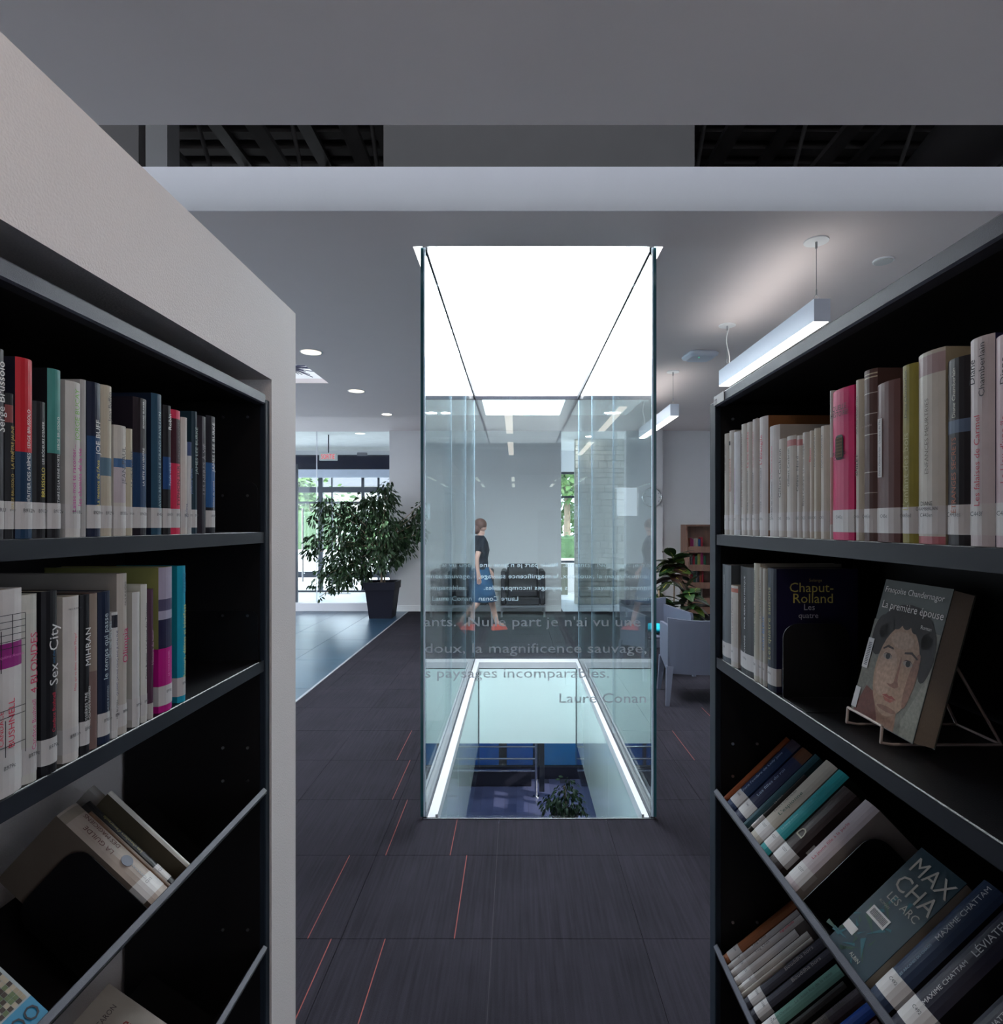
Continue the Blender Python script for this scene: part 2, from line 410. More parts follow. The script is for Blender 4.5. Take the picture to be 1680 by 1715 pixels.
# roof above the slot
mb = MB().box(-6.5, 4.2, -1, 9, 4.62, 4.66)
for k in range(44):
    y = -.5+k*.2; mb.box(-6.5, 4.2, y, y+.09, 4.56, 4.62)
roof = struct('roof_deck', mb, M_DECK, 'dark corrugated steel roof deck seen through the ceiling slot', 'roof')
JN = iter(['first', 'second', 'third', 'fourth', 'fifth', 'sixth', 'seventh', 'eighth'])
def joist(x, y0=-.5, y1=8.5, z=3.95):
    t = thing('roof_joist', f'dark open-web steel joist, {next(JN)} from the left above the ceiling slot', 'joist', (x, y0, z), group='roof joists above the ceiling slot')
    MB().box(-.05, .05, 0, y1-y0, .56, .60).build('top_chord', M_JOIST, t)
    MB().box(-.05, .05, 0, y1-y0, 0, .035).build('bottom_chord', M_JOIST, t)
    w = MB(); n = int((y1-y0)/.45)
    for k in range(n):
        ya = k*.45; w.tube((0, ya, .03 if k % 2 else .57), (0, ya+.45, .57 if k % 2 else .03), .016, n=6)
    w.build('web', M_JOIST, t)
for x in (-3.6, -2.2, -1.55, -1.0, 1.3, 2.0, 2.75, 3.6): joist(x)
dk = MB().tube((1.9, -1, 3.9), (3.6, 8.5, 3.9), .22, n=20).build('air_duct', mat('duct_metal', (.07, .068, .07), .6, .2)); tag(dk, 'thick round air duct above the ceiling slot', 'duct')
cl = MB().box(-2.05, -1.93, 3.3, 3.42, CZ+.05, 4.56).build('trim_4', mat('column_paint', (.25, .25, .25), .6)); tag(cl, None, 'column', None, 'structure')
MBp = MB().box(-2.5, -2.12, 3.35, 3.5, CZ+.05, 4.56); tag(MBp.build('trim_5', M_DRY), None, 'trim', None, 'structure')

# outer walls
def wall_x(mb, y0, y1, z0, z1, x0, x1, holes):
    rs = [(y0, y1, z0, z1)]
    for h in holes: rs = [q for r in rs for q in rects_minus(*r, h)]
    for (a_, b_, c_, d_) in rs: mb.box(x0, x1, a_, b_, c_, d_)
mb = MB(); wall_x(mb, -4, 14, 0, 4.62, 4.0, 4.2, [(-3.4, -1.6, .9, 2.6), (11.3, 13.8, .4, 3.0)]); struct('wall_right', mb, M_WALL)  # unseen openings added to let daylight in
mb = MB(); wall_x(mb, -4, 14, 0, 4.62, -6.5, -6.3, [(0.0, 1.6, 1.2, 2.8), (3.4, 10.8, .2, 3.0), (11.4, 13.8, .3, 3.1)]); struct('wall_left_outer', mb, M_WALL)
mb = MB()
def wall_y(mb, x0, x1, z0, z1, y0, y1, holes):
    rs = [(x0, x1, z0, z1)]
    for h in holes: rs = [q for r in rs for q in rects_minus(*r, h)]
    for (a_, b_, c_, d_) in rs: mb.box(a_, b_, y0, y1, c_, d_)
wall_y(mb, -6.3, 4.0, 0, 4.62, -4.0, -3.8, [(1.62, 2.12, 1.75, 2.25), (3.0, 3.6, 1.6, 2.6), (-6.1, -4.6, 1.6, 2.9)])
struct('wall_front', mb, M_WALL)
struct('wall_plenum_back', MB().box(-6.5, 4.2, 8.9, 9.0, 3.38, 4.62), M_DECK)
# left partition with the shelf niche
mb = MB()
mb.box(-1.03, -.603, 1.4705, 1.63, 0, 2.176).box(-1.03, -.603, -2.5, 1.4705, 1.957, 2.176).box(-1.03, -.962, -2.5, 1.4705, 0, 1.957)
struct('wall_left', mb, M_WALLW)
# wall behind the shaft
mb = MB().box(-2.34, .825, 11.0, 11.2, 0, 3.33).box(2.02, 4.0, 11.0, 11.2, 0, 3.33).box(2.52, 2.66, 10.86, 11.0, 0, 3.33)
struct('wall_back', mb, M_WALL)
struct('baseboard_back', MB().bbox(-2.34, .825, 10.985, 11.0, 0, .11, .003), M_WHITE, cat='baseboard')
struct('baseboard_right', MB().bbox(2.66, 4.0, 10.985, 11.0, 0, .11, .003), M_WHITE, cat='baseboard')
# stone wall
sw = struct('wall_stone', MB().box(1.18, 2.3, 12.05, 12.2, 0, 3.33), M_STONE)
r2 = random.Random(5); z = 0.0; row = 0
stc = [MB().bbox(0, 1, 0, 1, 0, 1, .07).mesh('stone', M_STONE) for _ in range(1)]
while z < 3.3:
    h = r2.choice((.09, .12, .15)); x = 1.18-(row % 2)*.0
    while x < 2.25:
        w = r2.uniform(.16, .34)
        if x+w > 2.3: w = 2.3-x
        o = put('stone', stc[0], sw, (x+.004, 12.05-r2.uniform(.02, .05), z+.004)); o.scale = (w-.008, .06, min(h, 3.33-z)-.008)
        x += w
    z += h; row += 1

# facade and glazing at the far end
mb = MB()
wall_y(mb, -6.3, 4.0, 0, 3.38, 14.0, 14.2, [(-6.2, -2.5, .0, 3.24), (.9, 1.55, .70, 2.84)])
struct('wall_facade', mb, M_WALL)
struct('wall_facade_base', MB().box(.86, 1.17, 13.6, 13.75, 0, .70), mat('olive_grey_panel', (.16, .17, .14), .7))
def window(name, x0, x1, z0, z1, y, vs, hs, fr=.05, fm=M_DARKM):
    w = tag(bpy.data.objects.new(name, None), None, 'window', None, 'structure'); COL.objects.link(w); w.location = (0, y, 0)
    f = MB().box(x0, x0+fr, -.04, .04, z0, z1).box(x1-fr, x1, -.04, .04, z0, z1).box(x0+fr, x1-fr, -.04, .04, z0, z0+fr).box(x0+fr, x1-fr, -.04, .04, z1-fr, z1)
    f.build('frame', fm, w)
    for (xv, wd) in vs: MB().box(xv-wd/2, xv+wd/2, -.035, .035, z0+fr, z1-fr).build('mullion', fm, w)
    for (zh, hd, xa, xb) in hs: MB().box(xa, xb, -.03, .03, zh-hd/2, zh+hd/2).build('transom', fm, w)
    xs = [x0+fr]+sorted(v[0] for v in vs)+[x1-fr]
    for a_, b_ in zip(xs[:-1], xs[1:]): MB().box(a_+.01, b_-.01, -.005, .005, z0+fr, z1-fr).build('pane', M_GLASS2, w)
    return w
window('window_1', -6.2, -2.5, .0, 3.24, 14.1, [(-5.7, .06), (-4.62, .10), (-4.35, .03), (-3.62, .07), (-3.25, .05), (-2.9, .05)], [(2.98, .30, -6.2, -2.5), (2.42, .13, -6.2, -2.5), (2.12, .05, -6.2, -2.5), (.42, .14, -6.2, -2.5)])
window('window_2', .9, 1.55, .70, 2.84, 14.1, [], [(2.25, .05, .9, 1.55)])
M_BEAML = mat('header_light', (.45, .49, .6), .5)
struct('trim_6', MB().box(-6.2, -2.4, 13.3, 13.5, 2.66, 2.83), M_BEAML, None, 'trim')
struct('trim_7', MB().box(-6.2, -2.4, 13.4, 13.6, 2.85, 3.14), mat('dark_header', (.004, .006, .022), .7, spec=.1), None, 'trim')
# vestibule partition: glass, curb
v = tag(bpy.data.objects.new('window_3', None), None, 'window', None, 'structure'); COL.objects.link(v); v.location = (0, 11.08, 0)
MB().box(-6.3, -3.71, -.006, .006, .16, 3.33).build('pane', M_GLASS2, v)
MB().box(-3.70, -2.35, -.006, .006, .16, 3.33).build('pane', M_GLASS2, v)
MB().box(-3.712, -3.698, -.008, .008, .16, 3.33).build('mullion', M_ALU, v)
MB().box(-4.12, -4.06, -.03, .03, 0.16, 2.72).build('mullion', M_DARKM, v)
MB().bbox(-6.3, -2.35, -.07, .07, 0, .15, .004).build('sill', M_BEAM, v)
hd = thing('door_handle_bar', 'long vertical steel pull bar on the vestibule glass', 'handle', (-3.93, 10.98, 0))
MB().tube((0, 0, .55), (0, 0, 1.9), .016, n=12).build('bar', M_ALU, hd)
MB().tube((0, 0, .7), (0, .09, .7), .01).tube((0, 0, 1.75), (0, .09, 1.75), .01).build('standoff', M_ALU, hd)
# exit sign
ex = thing('exit_sign', 'lit exit sign with red letters hanging by the vestibule', 'sign', (-3.62, 11.5, 0))
zc = EYE+(CY-765)*11.5/F
MB().bbox(-.17, .17, -.03, .03, zc-.075, zc+.075, .006).build('housing', mat('sign_housing', (.5, .55, .55), .5), ex)
MB().tube((0, 0, zc+.075), (0, 0, 3.33), .012).build('stem', M_DARKM, ex)
MB().box(-.14, .14, -.033, -.03, zc-.055, zc+.055).build('face', mat('sign_face', (.6, .58, .56), .5, emit=(1, .9, .88), estr=.12), ex)
text('SORTIE', mat('sign_red', (.7, .01, .03), .5, emit=(1, .02, .05), estr=.55), ex, (0, -.035, zc), (1, 0, 0), (0, 0, 1), .26, .095, stretch=True)
ep = MB().bbox(-.11, .11, -.04, .04, 0, .09, .01).build('emergency_light', mat('device_grey', (.2, .2, .24), .5), None, (P(607, 768, 13.2).x-.08, 13.5, 3.14)); tag(ep, 'small grey emergency light unit on the dark entrance header', 'light')

# ------------------------------------------------------------------ glass shaft
gs = thing('glass_enclosure', 'tall glass enclosure around the stair void under the skylight', 'glass enclosure', (0, 0, 0))
def pane(x0, x1, y0, y1, z0=.012, z1=CZ+.03):
    p = MB().box(x0, x1, y0, y1, z0, z1).build('glass_pane', M_GLASS, gs)
    return p
t_ = .012
pf = pane(SX0+.001, SX1-.001, SY0, SY0+t_)
pb = pane(SX0+.001, SX1-.001, SY1-t_, SY1)
ys = [SY0+t_+.003, 4.55, 5.85, SY1-t_-.003]
for k in range(3):
    pane(SX0, SX0+t_, ys[k]+.003, ys[k+1]-.003); pane(SX1-t_, SX1, ys[k]+.003, ys[k+1]-.003)
    if k:
        for x in (SX0, SX1-t_): MB().box(x, x+t_, ys[k]-.0025, ys[k]+.0025, .012, CZ).build('joint', mat('silicone_joint', (.25, .33, .4), .4), gs)
for (x, s_) in ((SX0, -1), (SX1, 1)):
    for y in (SY0, SY1-t_):
        f = 1.0 if y == SY0 else .6
        MB().box(min(x, x+s_*.016*f), max(x, x+s_*.016*f), y, y+t_, .012, CZ).build('glass_edge', M_GEDGE, gs)
        MB().box(min(x-s_*.008, x), max(x-s_*.008, x), y-.001, y+t_+.001, .012, CZ).build('glass_edge', M_GEDGEL, gs)  # pale strip painted as the highlight along the glass corner
for x in (SX0-.004, SX1-.016):
    MB().box(x-.003, x+.023, SY0+.013, SY1, CZ-.016, CZ+.034).build('top_channel', M_CHAN, gs)
    MB().box(x, x+.02, SY0, SY1, -.008, .012).build('bottom_channel', M_DARKM, gs)
MB().box(SX0, SX1, SY1-.018, SY1+.006, CZ-.012, CZ+.03).build('top_channel', M_CHAN, gs)
MB().box(SX0, SX1, SY1-.016, SY1+.004, -.008, .012).build('bottom_channel', M_DARKM, gs)
MB().box(SX0, SX1, SY0-.003, SY0+.001, -.008, .005).build('bottom_channel', M_ALU, gs)
L1 = [("ants.  Nulle part je n'ai vu une", 710, 1073, 1049), ('doux, la magnificence sauvage,', 712, 1083, 1093.4), ('s paysages incomparables.', 712, 1020, 1135), ('Laure Conan', 937, 1082, 1177)]
for s_, xa, xb, yb in L1:
    p0 = P(xa, yb, SY0-.002); p1 = P(xb, yb, SY0-.002)
    text(s_, M_VINYL, pf, p0, (1, 0, 0), (0, 0, 1), p1.x-p0.x, .054, align='L', stretch=True)
for (s_, xa, xb, _), yb in zip(L1, (949.5, 968.5, 987.8, 1006)):
    w = (xb-xa)*SY0/F; z_ = EYE-(yb-CY)*SY1/F
    off = {1: 0., 0: 0.01, 2: .06, 3: .0}[[l[0] for l in L1].index(s_)]
    p = text(s_, M_VINYL, pb, (-.45+off+w, SY1+.002, z_), (-1, 0, 0), (0, 0, 1), w, .054, align='L', stretch=True)
# white ledge around the opening
mb = MB().box(SX0+.018, OX0, SY0+.02, SY1-.02, -.05, .0).box(OX1, SX1-.018, SY0+.02, SY1-.02, -.05, .0).box(OX0, OX1, OY1, SY1-.02, -.05, 0)
mb.box(OX0-.012, OX0, OY0+.01, OY1, 0, .018).box(OX1, OX1+.012, OY0+.01, OY1, 0, .018).box(OX0, OX1, OY1, OY1+.012, 0, .018)
struct('trim_8', mb, mat('ledge_paint', (.42, .43, .46), .5), 'white ledge around the floor opening inside the glass shaft', 'trim')
# back painted liner panels down to the lower ceiling
LZ = -.915
ln = tag(bpy.data.objects.new('wall_shaft_liner', None), None, 'wall', None, 'structure'); COL.objects.link(ln)
ys2 = [OY0, 4.45, 5.65, OY1]
for k in range(3):
    MB().box(OX0-.02, OX0-.004, ys2[k]+.002, ys2[k+1]-.002, LZ, -.06).build('panel', M_LINER, ln)
    MB().box(OX1+.004, OX1+.02, ys2[k]+.002, ys2[k+1]-.002, LZ, -.06).build('panel', M_LINER, ln)
    MB().box(OX0-.018, OX0-.006, ys2[k]+.002, ys2[k+1]-.002, -1.19, LZ-.004).build('glass_skirt', M_GLASS, ln)
    MB().box(OX1+.006, OX1+.018, ys2[k]+.002, ys2[k+1]-.002, -1.19, LZ-.004).build('glass_skirt', M_GLASS, ln)
MB().box(OX0, OX1, OY1+.004, OY1+.02, LZ, -.06).build('panel', M_LINER, ln)
MB().box(OX0, OX1, OY1+.006, OY1+.018, -1.19, LZ-.004).build('glass_skirt', M_GLASS, ln)
MB().box(OX0-.02, OX1+.02, OY0-.03, OY0-.01, LZ, -.06).build('panel', M_LINER, ln)
for x in (OX0, OX1): MB().box(x-.003, x+.003, OY1-.004, OY1+.004, -1.19, -.06).build('corner_trim', M_DARKM, ln)
# ------------------------------------------------------------------ lower storey
LF = -3.6
mb = MB().box(-3.5, 3.0, 3, 12.4, LF-.2, LF-.006)
fl = struct('floor_lower', mb, mat('lower_screed', (.03, .03, .05), .8), cat='floor')
pm = MB().bbox(.0012, .2188, .0012, 1.1988, -.006, 0, .001).mesh('floor_tile', M_PLANK)
for i in range(23):
    for j in range(4): put('floor_tile', pm, fl, (-2.2+i*.22, 7.2+j*1.2+(i % 2)*.3, LF))
mb = MB()
for r in rects_minus(-3.5, 3.2, 2.8, 12.4, (OX0-.021, OX1+.021, OY0-.031, OY1+.021)): mb.box(*r, LZ, LZ+.03)
struct('ceiling_lower', mb, M_WALL, cat='ceiling')
struct('wall_lower_left', MB().box(-3.6, -3.5, 2.8, 12.4, LF, -.3), M_WALL)
mb = MB()
for (y0, y1, z0, z1) in ((2.8, 9.0, LF, -.3), (11.6, 12.4, LF, -.3), (9.0, 11.6, -1.4, -.3), (9.0, 11.6, LF, -2.45), (9.0, 9.7, -2.45, -1.4), (10.12, 10.2, -2.45, -1.4), (10.45, 10.6, -2.45, -1.4), (9.0, 11.6, -1.75, -1.62), (11.1, 11.6, -2.45, -1.4)): mb.box(3.0, 3.1, y0, y1, z0, z1)
struct('wall_lower_right', mb, M_WALL)  # unseen slots shaped to drop sun patches on the lower floor
struct('wall_lower_front', MB().box(-3.5, 3.0, 2.8, 2.9, LF, LZ), M_WALL)
M_BLUE = mat('blue_glazed_panel', (.004, .085, .34), .15, coat=.5, var=.08, vscale=2)
M_BLUE2 = mat('pale_blue_panel', (.012, .15, .36), .2, coat=.4, var=.05)
wl = struct('wall_lower_back', MB().box(-3.5, 3.0, 12.3, 12.4, LF, LZ).box(-3.5, 3.0, 12.2, 12.3, LF, -3.36), mat('dark_plinth', (.012, .012, .022), .4))
for (xa, xb, m_) in ((-1.9, -1.2, M_BLUE), (-1.12, -.36, M_BLUE), (-.2, .34, M_BLUE), (.47, 1.25, M_BLUE2), (1.3, 2.1, M_BLUE2)):
    MB().bbox(xa, xb, 12.25, 12.3, -3.34, LZ-.3, .01).build('panel', m_, wl)
# handrail
rl = thing('guard_rail', 'steel guard rail with three bars in the lower storey', 'railing', (.375, 11.4, LF))
MB().tube((0, 0, 0), (0, 0, 1.12), .026, n=14).build('post', M_CHROME, rl)
MB().tube((0, 0, 0), (0, 0, .02), .06, n=18).build('post_base', M_CHROME, rl)
for z_ in (.96, .73, .50): MB().tube((0, 0, z_), (-2.4, 0, z_), .018, n=10).build('rail', M_CHROME, rl)
MB().tube((-2.4, 0, 0), (-2.4, 0, 1.0), .026, n=14).build('post', M_CHROME, rl)
MB().bbox(.06, .16, -.02, .02, .1, 1.1, .008).build('end_panel', M_DARKM, rl)
st2 = thing('stair_wall', 'low dark wall behind the guard rail in the lower storey', 'wall', (-.9, 11.85, LF))
MB().bbox(-1.6, 1.2, 0, .15, 0, .30, .01).build('body', mat('stair_wall_dark', (.01, .01, .02), .5), st2)

def leafmesh(L_, w_, curl, m_, n=5, fold=.15):
    b = MB(); vs = []; fs = []
    for k in range(n+1):
        t = k/n; wd = w_*math.sin(PI*min(1, t*.93+.04))**.8*(1-.25*t); zc_ = -curl*t*t*L_
        vs += [(-wd, t*L_, zc_+fold*wd), (0, t*L_, zc_), (wd, t*L_, zc_+fold*wd)]
    for k in range(n):
        for q in (0, 1): fs.append((3*k+q, 3*k+q+1, 3*k+q+4, 3*k+q+3))
    return vs, fs
def foliage_mesh(name, centers, n, L_, w_, m_, rnd, droop=.8):
    b = MB(); vs, fs = leafmesh(L_, w_, .25, None, 3)
    tot = sum(c[3]**2 for c in centers)
    for (cx, cy, cz, r) in centers:
        for k in range(max(3, int(n*r*r/tot))):
            d = Vector((rnd.gauss(0, 1), rnd.gauss(0, 1), rnd.gauss(0, 1))).normalized()*r*rnd.random()**.45
            s_ = rnd.uniform(.7, 1.2)
            out = Vector((d.x, d.y, d.z*.4-droop*r*rnd.uniform(.3, 1.2)))
            if out.length < 1e-5: continue
            q = out.to_track_quat('Y', 'Z').to_matrix().to_4x4()
            Mx = Matrix.Translation((cx+d.x, cy+d.y*.8, cz+d.z)) @ q @ Matrix.Rotation(rnd.uniform(-1.2, 1.2), 4, 'Y') @ Matrix.Scale(s_, 4)
            b.add(vs, fs, 0, False, Mx)
    return b
# plant in the lower storey
rnd = random.Random(11)
pl = thing('potted_plant', 'leafy potted plant on the lower floor under the shaft', 'plant', (.80, 9.9, LF))
MB().loft([[(r*math.cos(a), r*math.sin(a), z_) for a in [2*PI*k/20 for k in range(20)]] for r, z_ in ((.16, 0), (.21, .38), (.23, .38), (.23, .42), (.2, .42), (.19, .36))]).build('pot', M_POT, pl)
MB().path([(0, 0, .3), (.02, 0, .5), (0, .03, .85)], .02).build('stem', M_BARK, pl)
tag(foliage_mesh('foliage', [(0, 0, .58, .28), (.22, 0, .52, .2), (-.22, .05, .55, .2), (.05, .1, .80, .18)], 420, .085, .022, M_LEAF, rnd).build('foliage', M_LEAF, pl), None, None, None, 'stuff')
for (x_, y_) in ((-1.2, 9.5), (1.4, 9.5), (-1.2, 11.4), (1.6, 11.4)):  # lamps added out of view to brighten the lower storey
    t = thing('added_fill_lamp', 'added unseen round lamp brightening the lower storey', 'lamp', (x_, y_, LZ), group='added fill lamps of the lower storey')
    MB().tube((0, 0, -.05), (0, 0, 0), .2, n=20).build('housing', M_WHITE, t)
    MB().tube((0, 0, -.058), (0, 0, -.05), .18, n=20).build('diffuser', mat('fill_diffuser_lower', (.8, .8, .8), .5, emit=(.75, .88, 1), estr=K_LOWER, var=0), t)

# ------------------------------------------------------------------ lamps
M_PEND = mat('pendant_white', (.66, .70, .80), .4, var=.01)
M_PLIT = mat('pendant_diffuser', (.9, .9, .85), .5, emit=(1, .95, .87), estr=K_PENDANT, var=0)
M_PUP = mat('pendant_uplight', (.9, .9, .85), .5, emit=(1, .97, .92), estr=K_PENDANT*.42, var=0)
M_WIRE = mat('steel_wire', (.3, .3, .32), .4, .8)
M_CORD = mat('white_cord', (.8, .8, .8), .5)
def pendant(x, y0, L_, label, group=None, z0=2.657, h=.12, w=.085):
    t = thing('pendant_lamp', label, 'lamp', (x, y0, z0), group=group)
    b = MB(); 
    b.box(0, .004, .003, L_-.003, .004, h).box(w-.004, w, .003, L_-.003, .004, h).box(0, w, 0, .003, 0, h).box(0, w, L_-.003, L_, 0, h)
    b.build('housing', M_PEND, t)
    MB().box(.004, w-.004, .003, L_-.003, .002, .006).build('diffuser', M_PLIT, t)
    MB().box(.004, w-.004, .003, L_-.003, h-.02, h-.016).build('uplight', M_PUP, t)
    for k, yy in enumerate((.06, L_-.06)):
        c = MB(); top = CZ-z0
        c.tube((w/2, yy, h+.05), (w/2, yy, top), .0018, n=5).tube((w/2, yy, h+.05), (.01, yy, h-.005), .0014, n=5).tube((w/2, yy, h+.05), (w-.01, yy, h-.005), .0014, n=5)
        c.tube((w/2, yy, top-.04), (w/2, yy, top), .006, n=8).tube((w/2, yy, h+.04), (w/2, yy, h+.07), .004, n=8)
        c.build('suspension_wire', M_WIRE, t)
        MB().tube((w/2, yy, top-.006), (w/2, yy, top), .062, n=28).build('ceiling_rose', M_WHITE, t)
    q = MB(); pts = [(w/2+.006+.012*math.sin(k*.9), L_-.06, h+k*(CZ-z0-h)/8) for k in range(9)]
    q.path(pts, .004, 6).build('power_cord', M_CORD, t)
    return t
pendant(1.55, 3.11, 1.46, 'white bar pendant lamp directly above the right bookshelf')
pendant(1.50, 5.82, 1.5, 'smaller white bar pendant lamp beyond, partly behind the glass shaft')
M_PLIT2 = mat('pendant_diffuser_dim', (.9, .9, .85), .5, emit=(1, .85, .70), estr=K_PENDANT*.62, var=0)
for (x_, y_) in ((-.12, -.45), (.92, -.3), (-.12, -2.6), (.92, -2.6), (-2.0, -2.0), (2.6, .3), (2.6, -2.2)):
    q_ = pendant(x_, y_, 1.46, 'white bar pendant lamp above the aisles behind the viewer', 'bar pendants behind the viewer')
    for c_ in q_.children:
        if c_.name.startswith('diffuser'): c_.data.materials[0] = M_PLIT2
def downlight(px, py, r, label, z=CZ, e=None):
    Y = (z-EYE)*F/(CY-py); x = (px-CX)*Y/F
    t = thing('downlight', label, 'lamp', (x, Y, z))
    b = MB(); n = 28
    rings = [[(q*math.cos(2*PI*k/n), q*math.sin(2*PI*k/n), zz) for k in range(n)] for q, zz in ((r, 0), (r+.012, -.004), (r+.012, 0))]
    b.loft(rings, cap=False).build('ring', M_WHITE, t)
    MB().tube((0, 0, -.003), (0, 0, -.001), r, n=28).build('diffuser', mat('downlight_diffuser', (.9, .88, .8), .5, emit=(1, .9, .74), estr=K_DOWN*.06, var=0) if e is None else e, t)
downlight(521, 590, .085, 'largest round downlight near the left partition wall')
downlight(597, 655, .085, 'round downlight between the small skylight and the vestibule')
downlight(648, 694, .06, 'small glowing spot light nearest the vestibule header', e=mat('spot_diffuser', (.9, .9, .9), .5, emit=(1, .88, .72), estr=14, var=0))
M_SPOT = mat('spot_diffuser_wall', (.9, .9, .9), .5, emit=(1, .96, .90), estr=170, var=0)
for x_, l_ in ((-.95, 'small spot light over the aisle beyond the shaft, above the walking person'), (.15, 'small spot light centred beyond the glass shaft'), (1.25, 'small spot light beyond the shaft before the stone wall')):
    downlight(CX+x_*F/8.05, CY-1.506*F/8.05, .06, l_, e=M_SPOT)
downlight(CX+1.42*F/11.72, CY-1.73*F/11.72, .06, 'added small spot light grazing the stone wall beyond the shaft', z=3.33, e=M_SPOT)  # added lamp, brightens the stone in place of a sunlit strip
downlight(603, 726, .09, 'round downlight in the bright vestibule ceiling', z=3.33)
ds = thing('ceiling_speaker', 'flat round disc on the ceiling above the right bookshelf', 'speaker', (2.09, 3.40, CZ))
MB().tube((0, 0, -.008), (0, 0, 0), .055, n=28).build('cover', M_WHITE, ds); MB().tube((0, 0, -.012), (0, 0, -.008), .048, n=28).build('plate', mat('disc_plate', (.6, .6, .6), .5), ds)
ap = thing('wireless_access_point', 'rounded white wireless access point on the ceiling between the pendants', 'device', (1.62, 5.27, CZ), (0, 0, .1))
def rrect(w, h, r, z_, n=5):
    out = []
    for (cx, cy, a0) in ((w-r, h-r, 0), (-w+r, h-r, PI/2), (-w+r, -h+r, PI), (w-r, -h+r, 1.5*PI)):
        for k in range(n+1): a = a0+PI/2*k/n; out.append((cx+r*math.cos(a), cy+r*math.sin(a), z_))
    return out
MB().loft([rrect(.12, .12, .05, 0), rrect(.135, .135, .06, -.012), rrect(.13, .13, .06, -.03), rrect(.10, .10, .05, -.045)]).build('body', M_PEND, ap)
MB().tube((-.03, -.05, -.048), (-.03, -.05, -.044), .006, n=10).build('status_light', mat('status_green', (.1, .7, .4), .5, emit=(.1, 1, .5), estr=1), ap)

# ------------------------------------------------------------------ shelving
def bookend_mesh(w=.125, h=.155, m_=M_BLACK, f_=.09):
    b = MB(); r = .03; pts = [(0, 0), (-w, 0), (-w, h-r)]
    for k in range(7): a = PI-PI/2*k/6; pts.append((-w+r+r*math.cos(a), h-r+r*math.sin(a)))
    for k in range(7): a = PI/2-PI/2*k/6; pts.append((-r+r*math.cos(a), h-r+r*math.sin(a)))
    b.prism(pts, 'y', -.0008, .0008); b.box(-w, 0, min(0, f_), max(0, f_), 0, .0012)
    return b.mesh('bookend', m_)
BE = bookend_mesh(); BEL = bookend_mesh(f_=-.09)
def shelving(name, label, loc, rot, y0, y1, tp, shelves, tilts, back0, sgn):
    t = thing(name, label, 'shelving', loc, rot)
    for (a_, b_) in ((y0, y0+tp), (y1-tp, y1)):
        s_ = MB().bbox(-.34, 0, a_, b_, 0, 1.9, .002).build('side_panel', M_BLACKIN, t)
        inner = b_ if a_ == y0 else a_; dn = .001 if a_ == y0 else -.001
        bolts = MB()
        for zb in (.35, .62, .98, 1.06, 1.38, 1.67, 1.86):
            for xb in (-.04, -.10): bolts.tube((xb, inner, zb), (xb, inner+dn*3, zb), .0035, n=8)
        bolts.build('bolt', M_ALU, s_)
        MB().bbox(-.012, .003, a_-.001, b_+.001, 0, 1.904, .002).build('upright', mat('upright_edge', (.012, .019, .030), .55, spec=.2), t)
    tpn = MB().bbox(-.34, -.02, y0+tp, y1-tp, 1.896, 1.912, .002).build('top_panel', M_BLACKIN, t)
    MB().bbox(-.022, .004, y0+tp+.001, y1-tp-.001, 1.890, 1.916, .003).build('front_rail', M_LIP, tpn)
    MB().box(-.345, -.341, y0, y1, back0, 1.9).build('back_panel', M_BLACKIN, t)
    for z_ in shelves:
        s_ = MB().bbox(-.30, -.003, y0+tp+.001, y1-tp-.001, z_-.0265, z_, .0025).build('shelf', M_BLACK, t)
        MB().box(-.0028, .0, y0+tp+.002, y1-tp-.002, z_-.026, z_-.0005).build('shelf_edge', mat('shelf_front_edge', (.008, .010, .017), .55, spec=.2), s_)
        for yy in (y0+tp+.0006, y1-tp-.0022):
            pts = [(-.26, 0), (-.26, .10)]
            for k in range(6): a = PI-PI/2*k/5; pts.append((-.24+.02*math.cos(a), .10+.02*math.sin(a)))
            for k in range(6): a = PI/2-PI/2*k/5; pts.append((-.035+.02*math.cos(a), .10+.02*math.sin(a)))
            pts.append((-.015, 0))
            MB().prism([(p[0], p[1]+z_) for p in pts], 'y', yy, yy+.0016).build('shelf_bracket', M_BLACK, t)
    for z_, th in tilts:
        Mx = Matrix.Translation((0, 0, z_)) @ Matrix.Rotation(-th, 4, 'Y')
        s_ = MB().bbox(-.215, -.001, y0+tp+.001, y1-tp-.001, -.012, 0, .002, M=Mx).build('tilted_shelf', M_BLACK, t)
        MB().bbox(-.216, -.211, y0+tp+.001, y1-tp-.001, -.012, .19, .001, M=Mx).build('shelf_back_lip', M_BLACKIN, s_)
        MB().bbox(-.0008, .0028, y0+tp+.002, y1-tp-.002, -.009, .003, .001, M=Mx).build('shelf_lip', M_LIP, s_)
    return t
XL, XR = -.61, .493
LZ1, LZ2, TL3, TL4 = 1.582, 1.272, math.radians(47), math.radians(55)
TR3, TR4 = math.radians(46), math.radians(51)
uL = shelving('shelving_unit', 'black steel library shelving set in the niche of the left partition wall', (XL, 0, 0), (0, 0, 0), .53, 1.468, .023, (1.582, 1.272), ((.961, TL3), (.581, TL4)), 1.25, 1)
uR = shelving('shelving_unit', 'freestanding black steel library shelving along the right of the aisle', (XR, 0, 0), (0, 0, PI), -1.512, -.52, .04, (1.576, 1.274), ((.947, TR3), (.565, TR4)), 0.05, -1)
stk = MB().box(-.0008, .0008, .04, .11, 1.892, 1.914).build('maker_sticker', M_STICK, uR, (.0055, -1.512+.0, 0))
text('m', M_INK, stk, (.0012, .055, 1.903), (0, 1, 0), (0, 0, 1), .02, .02)

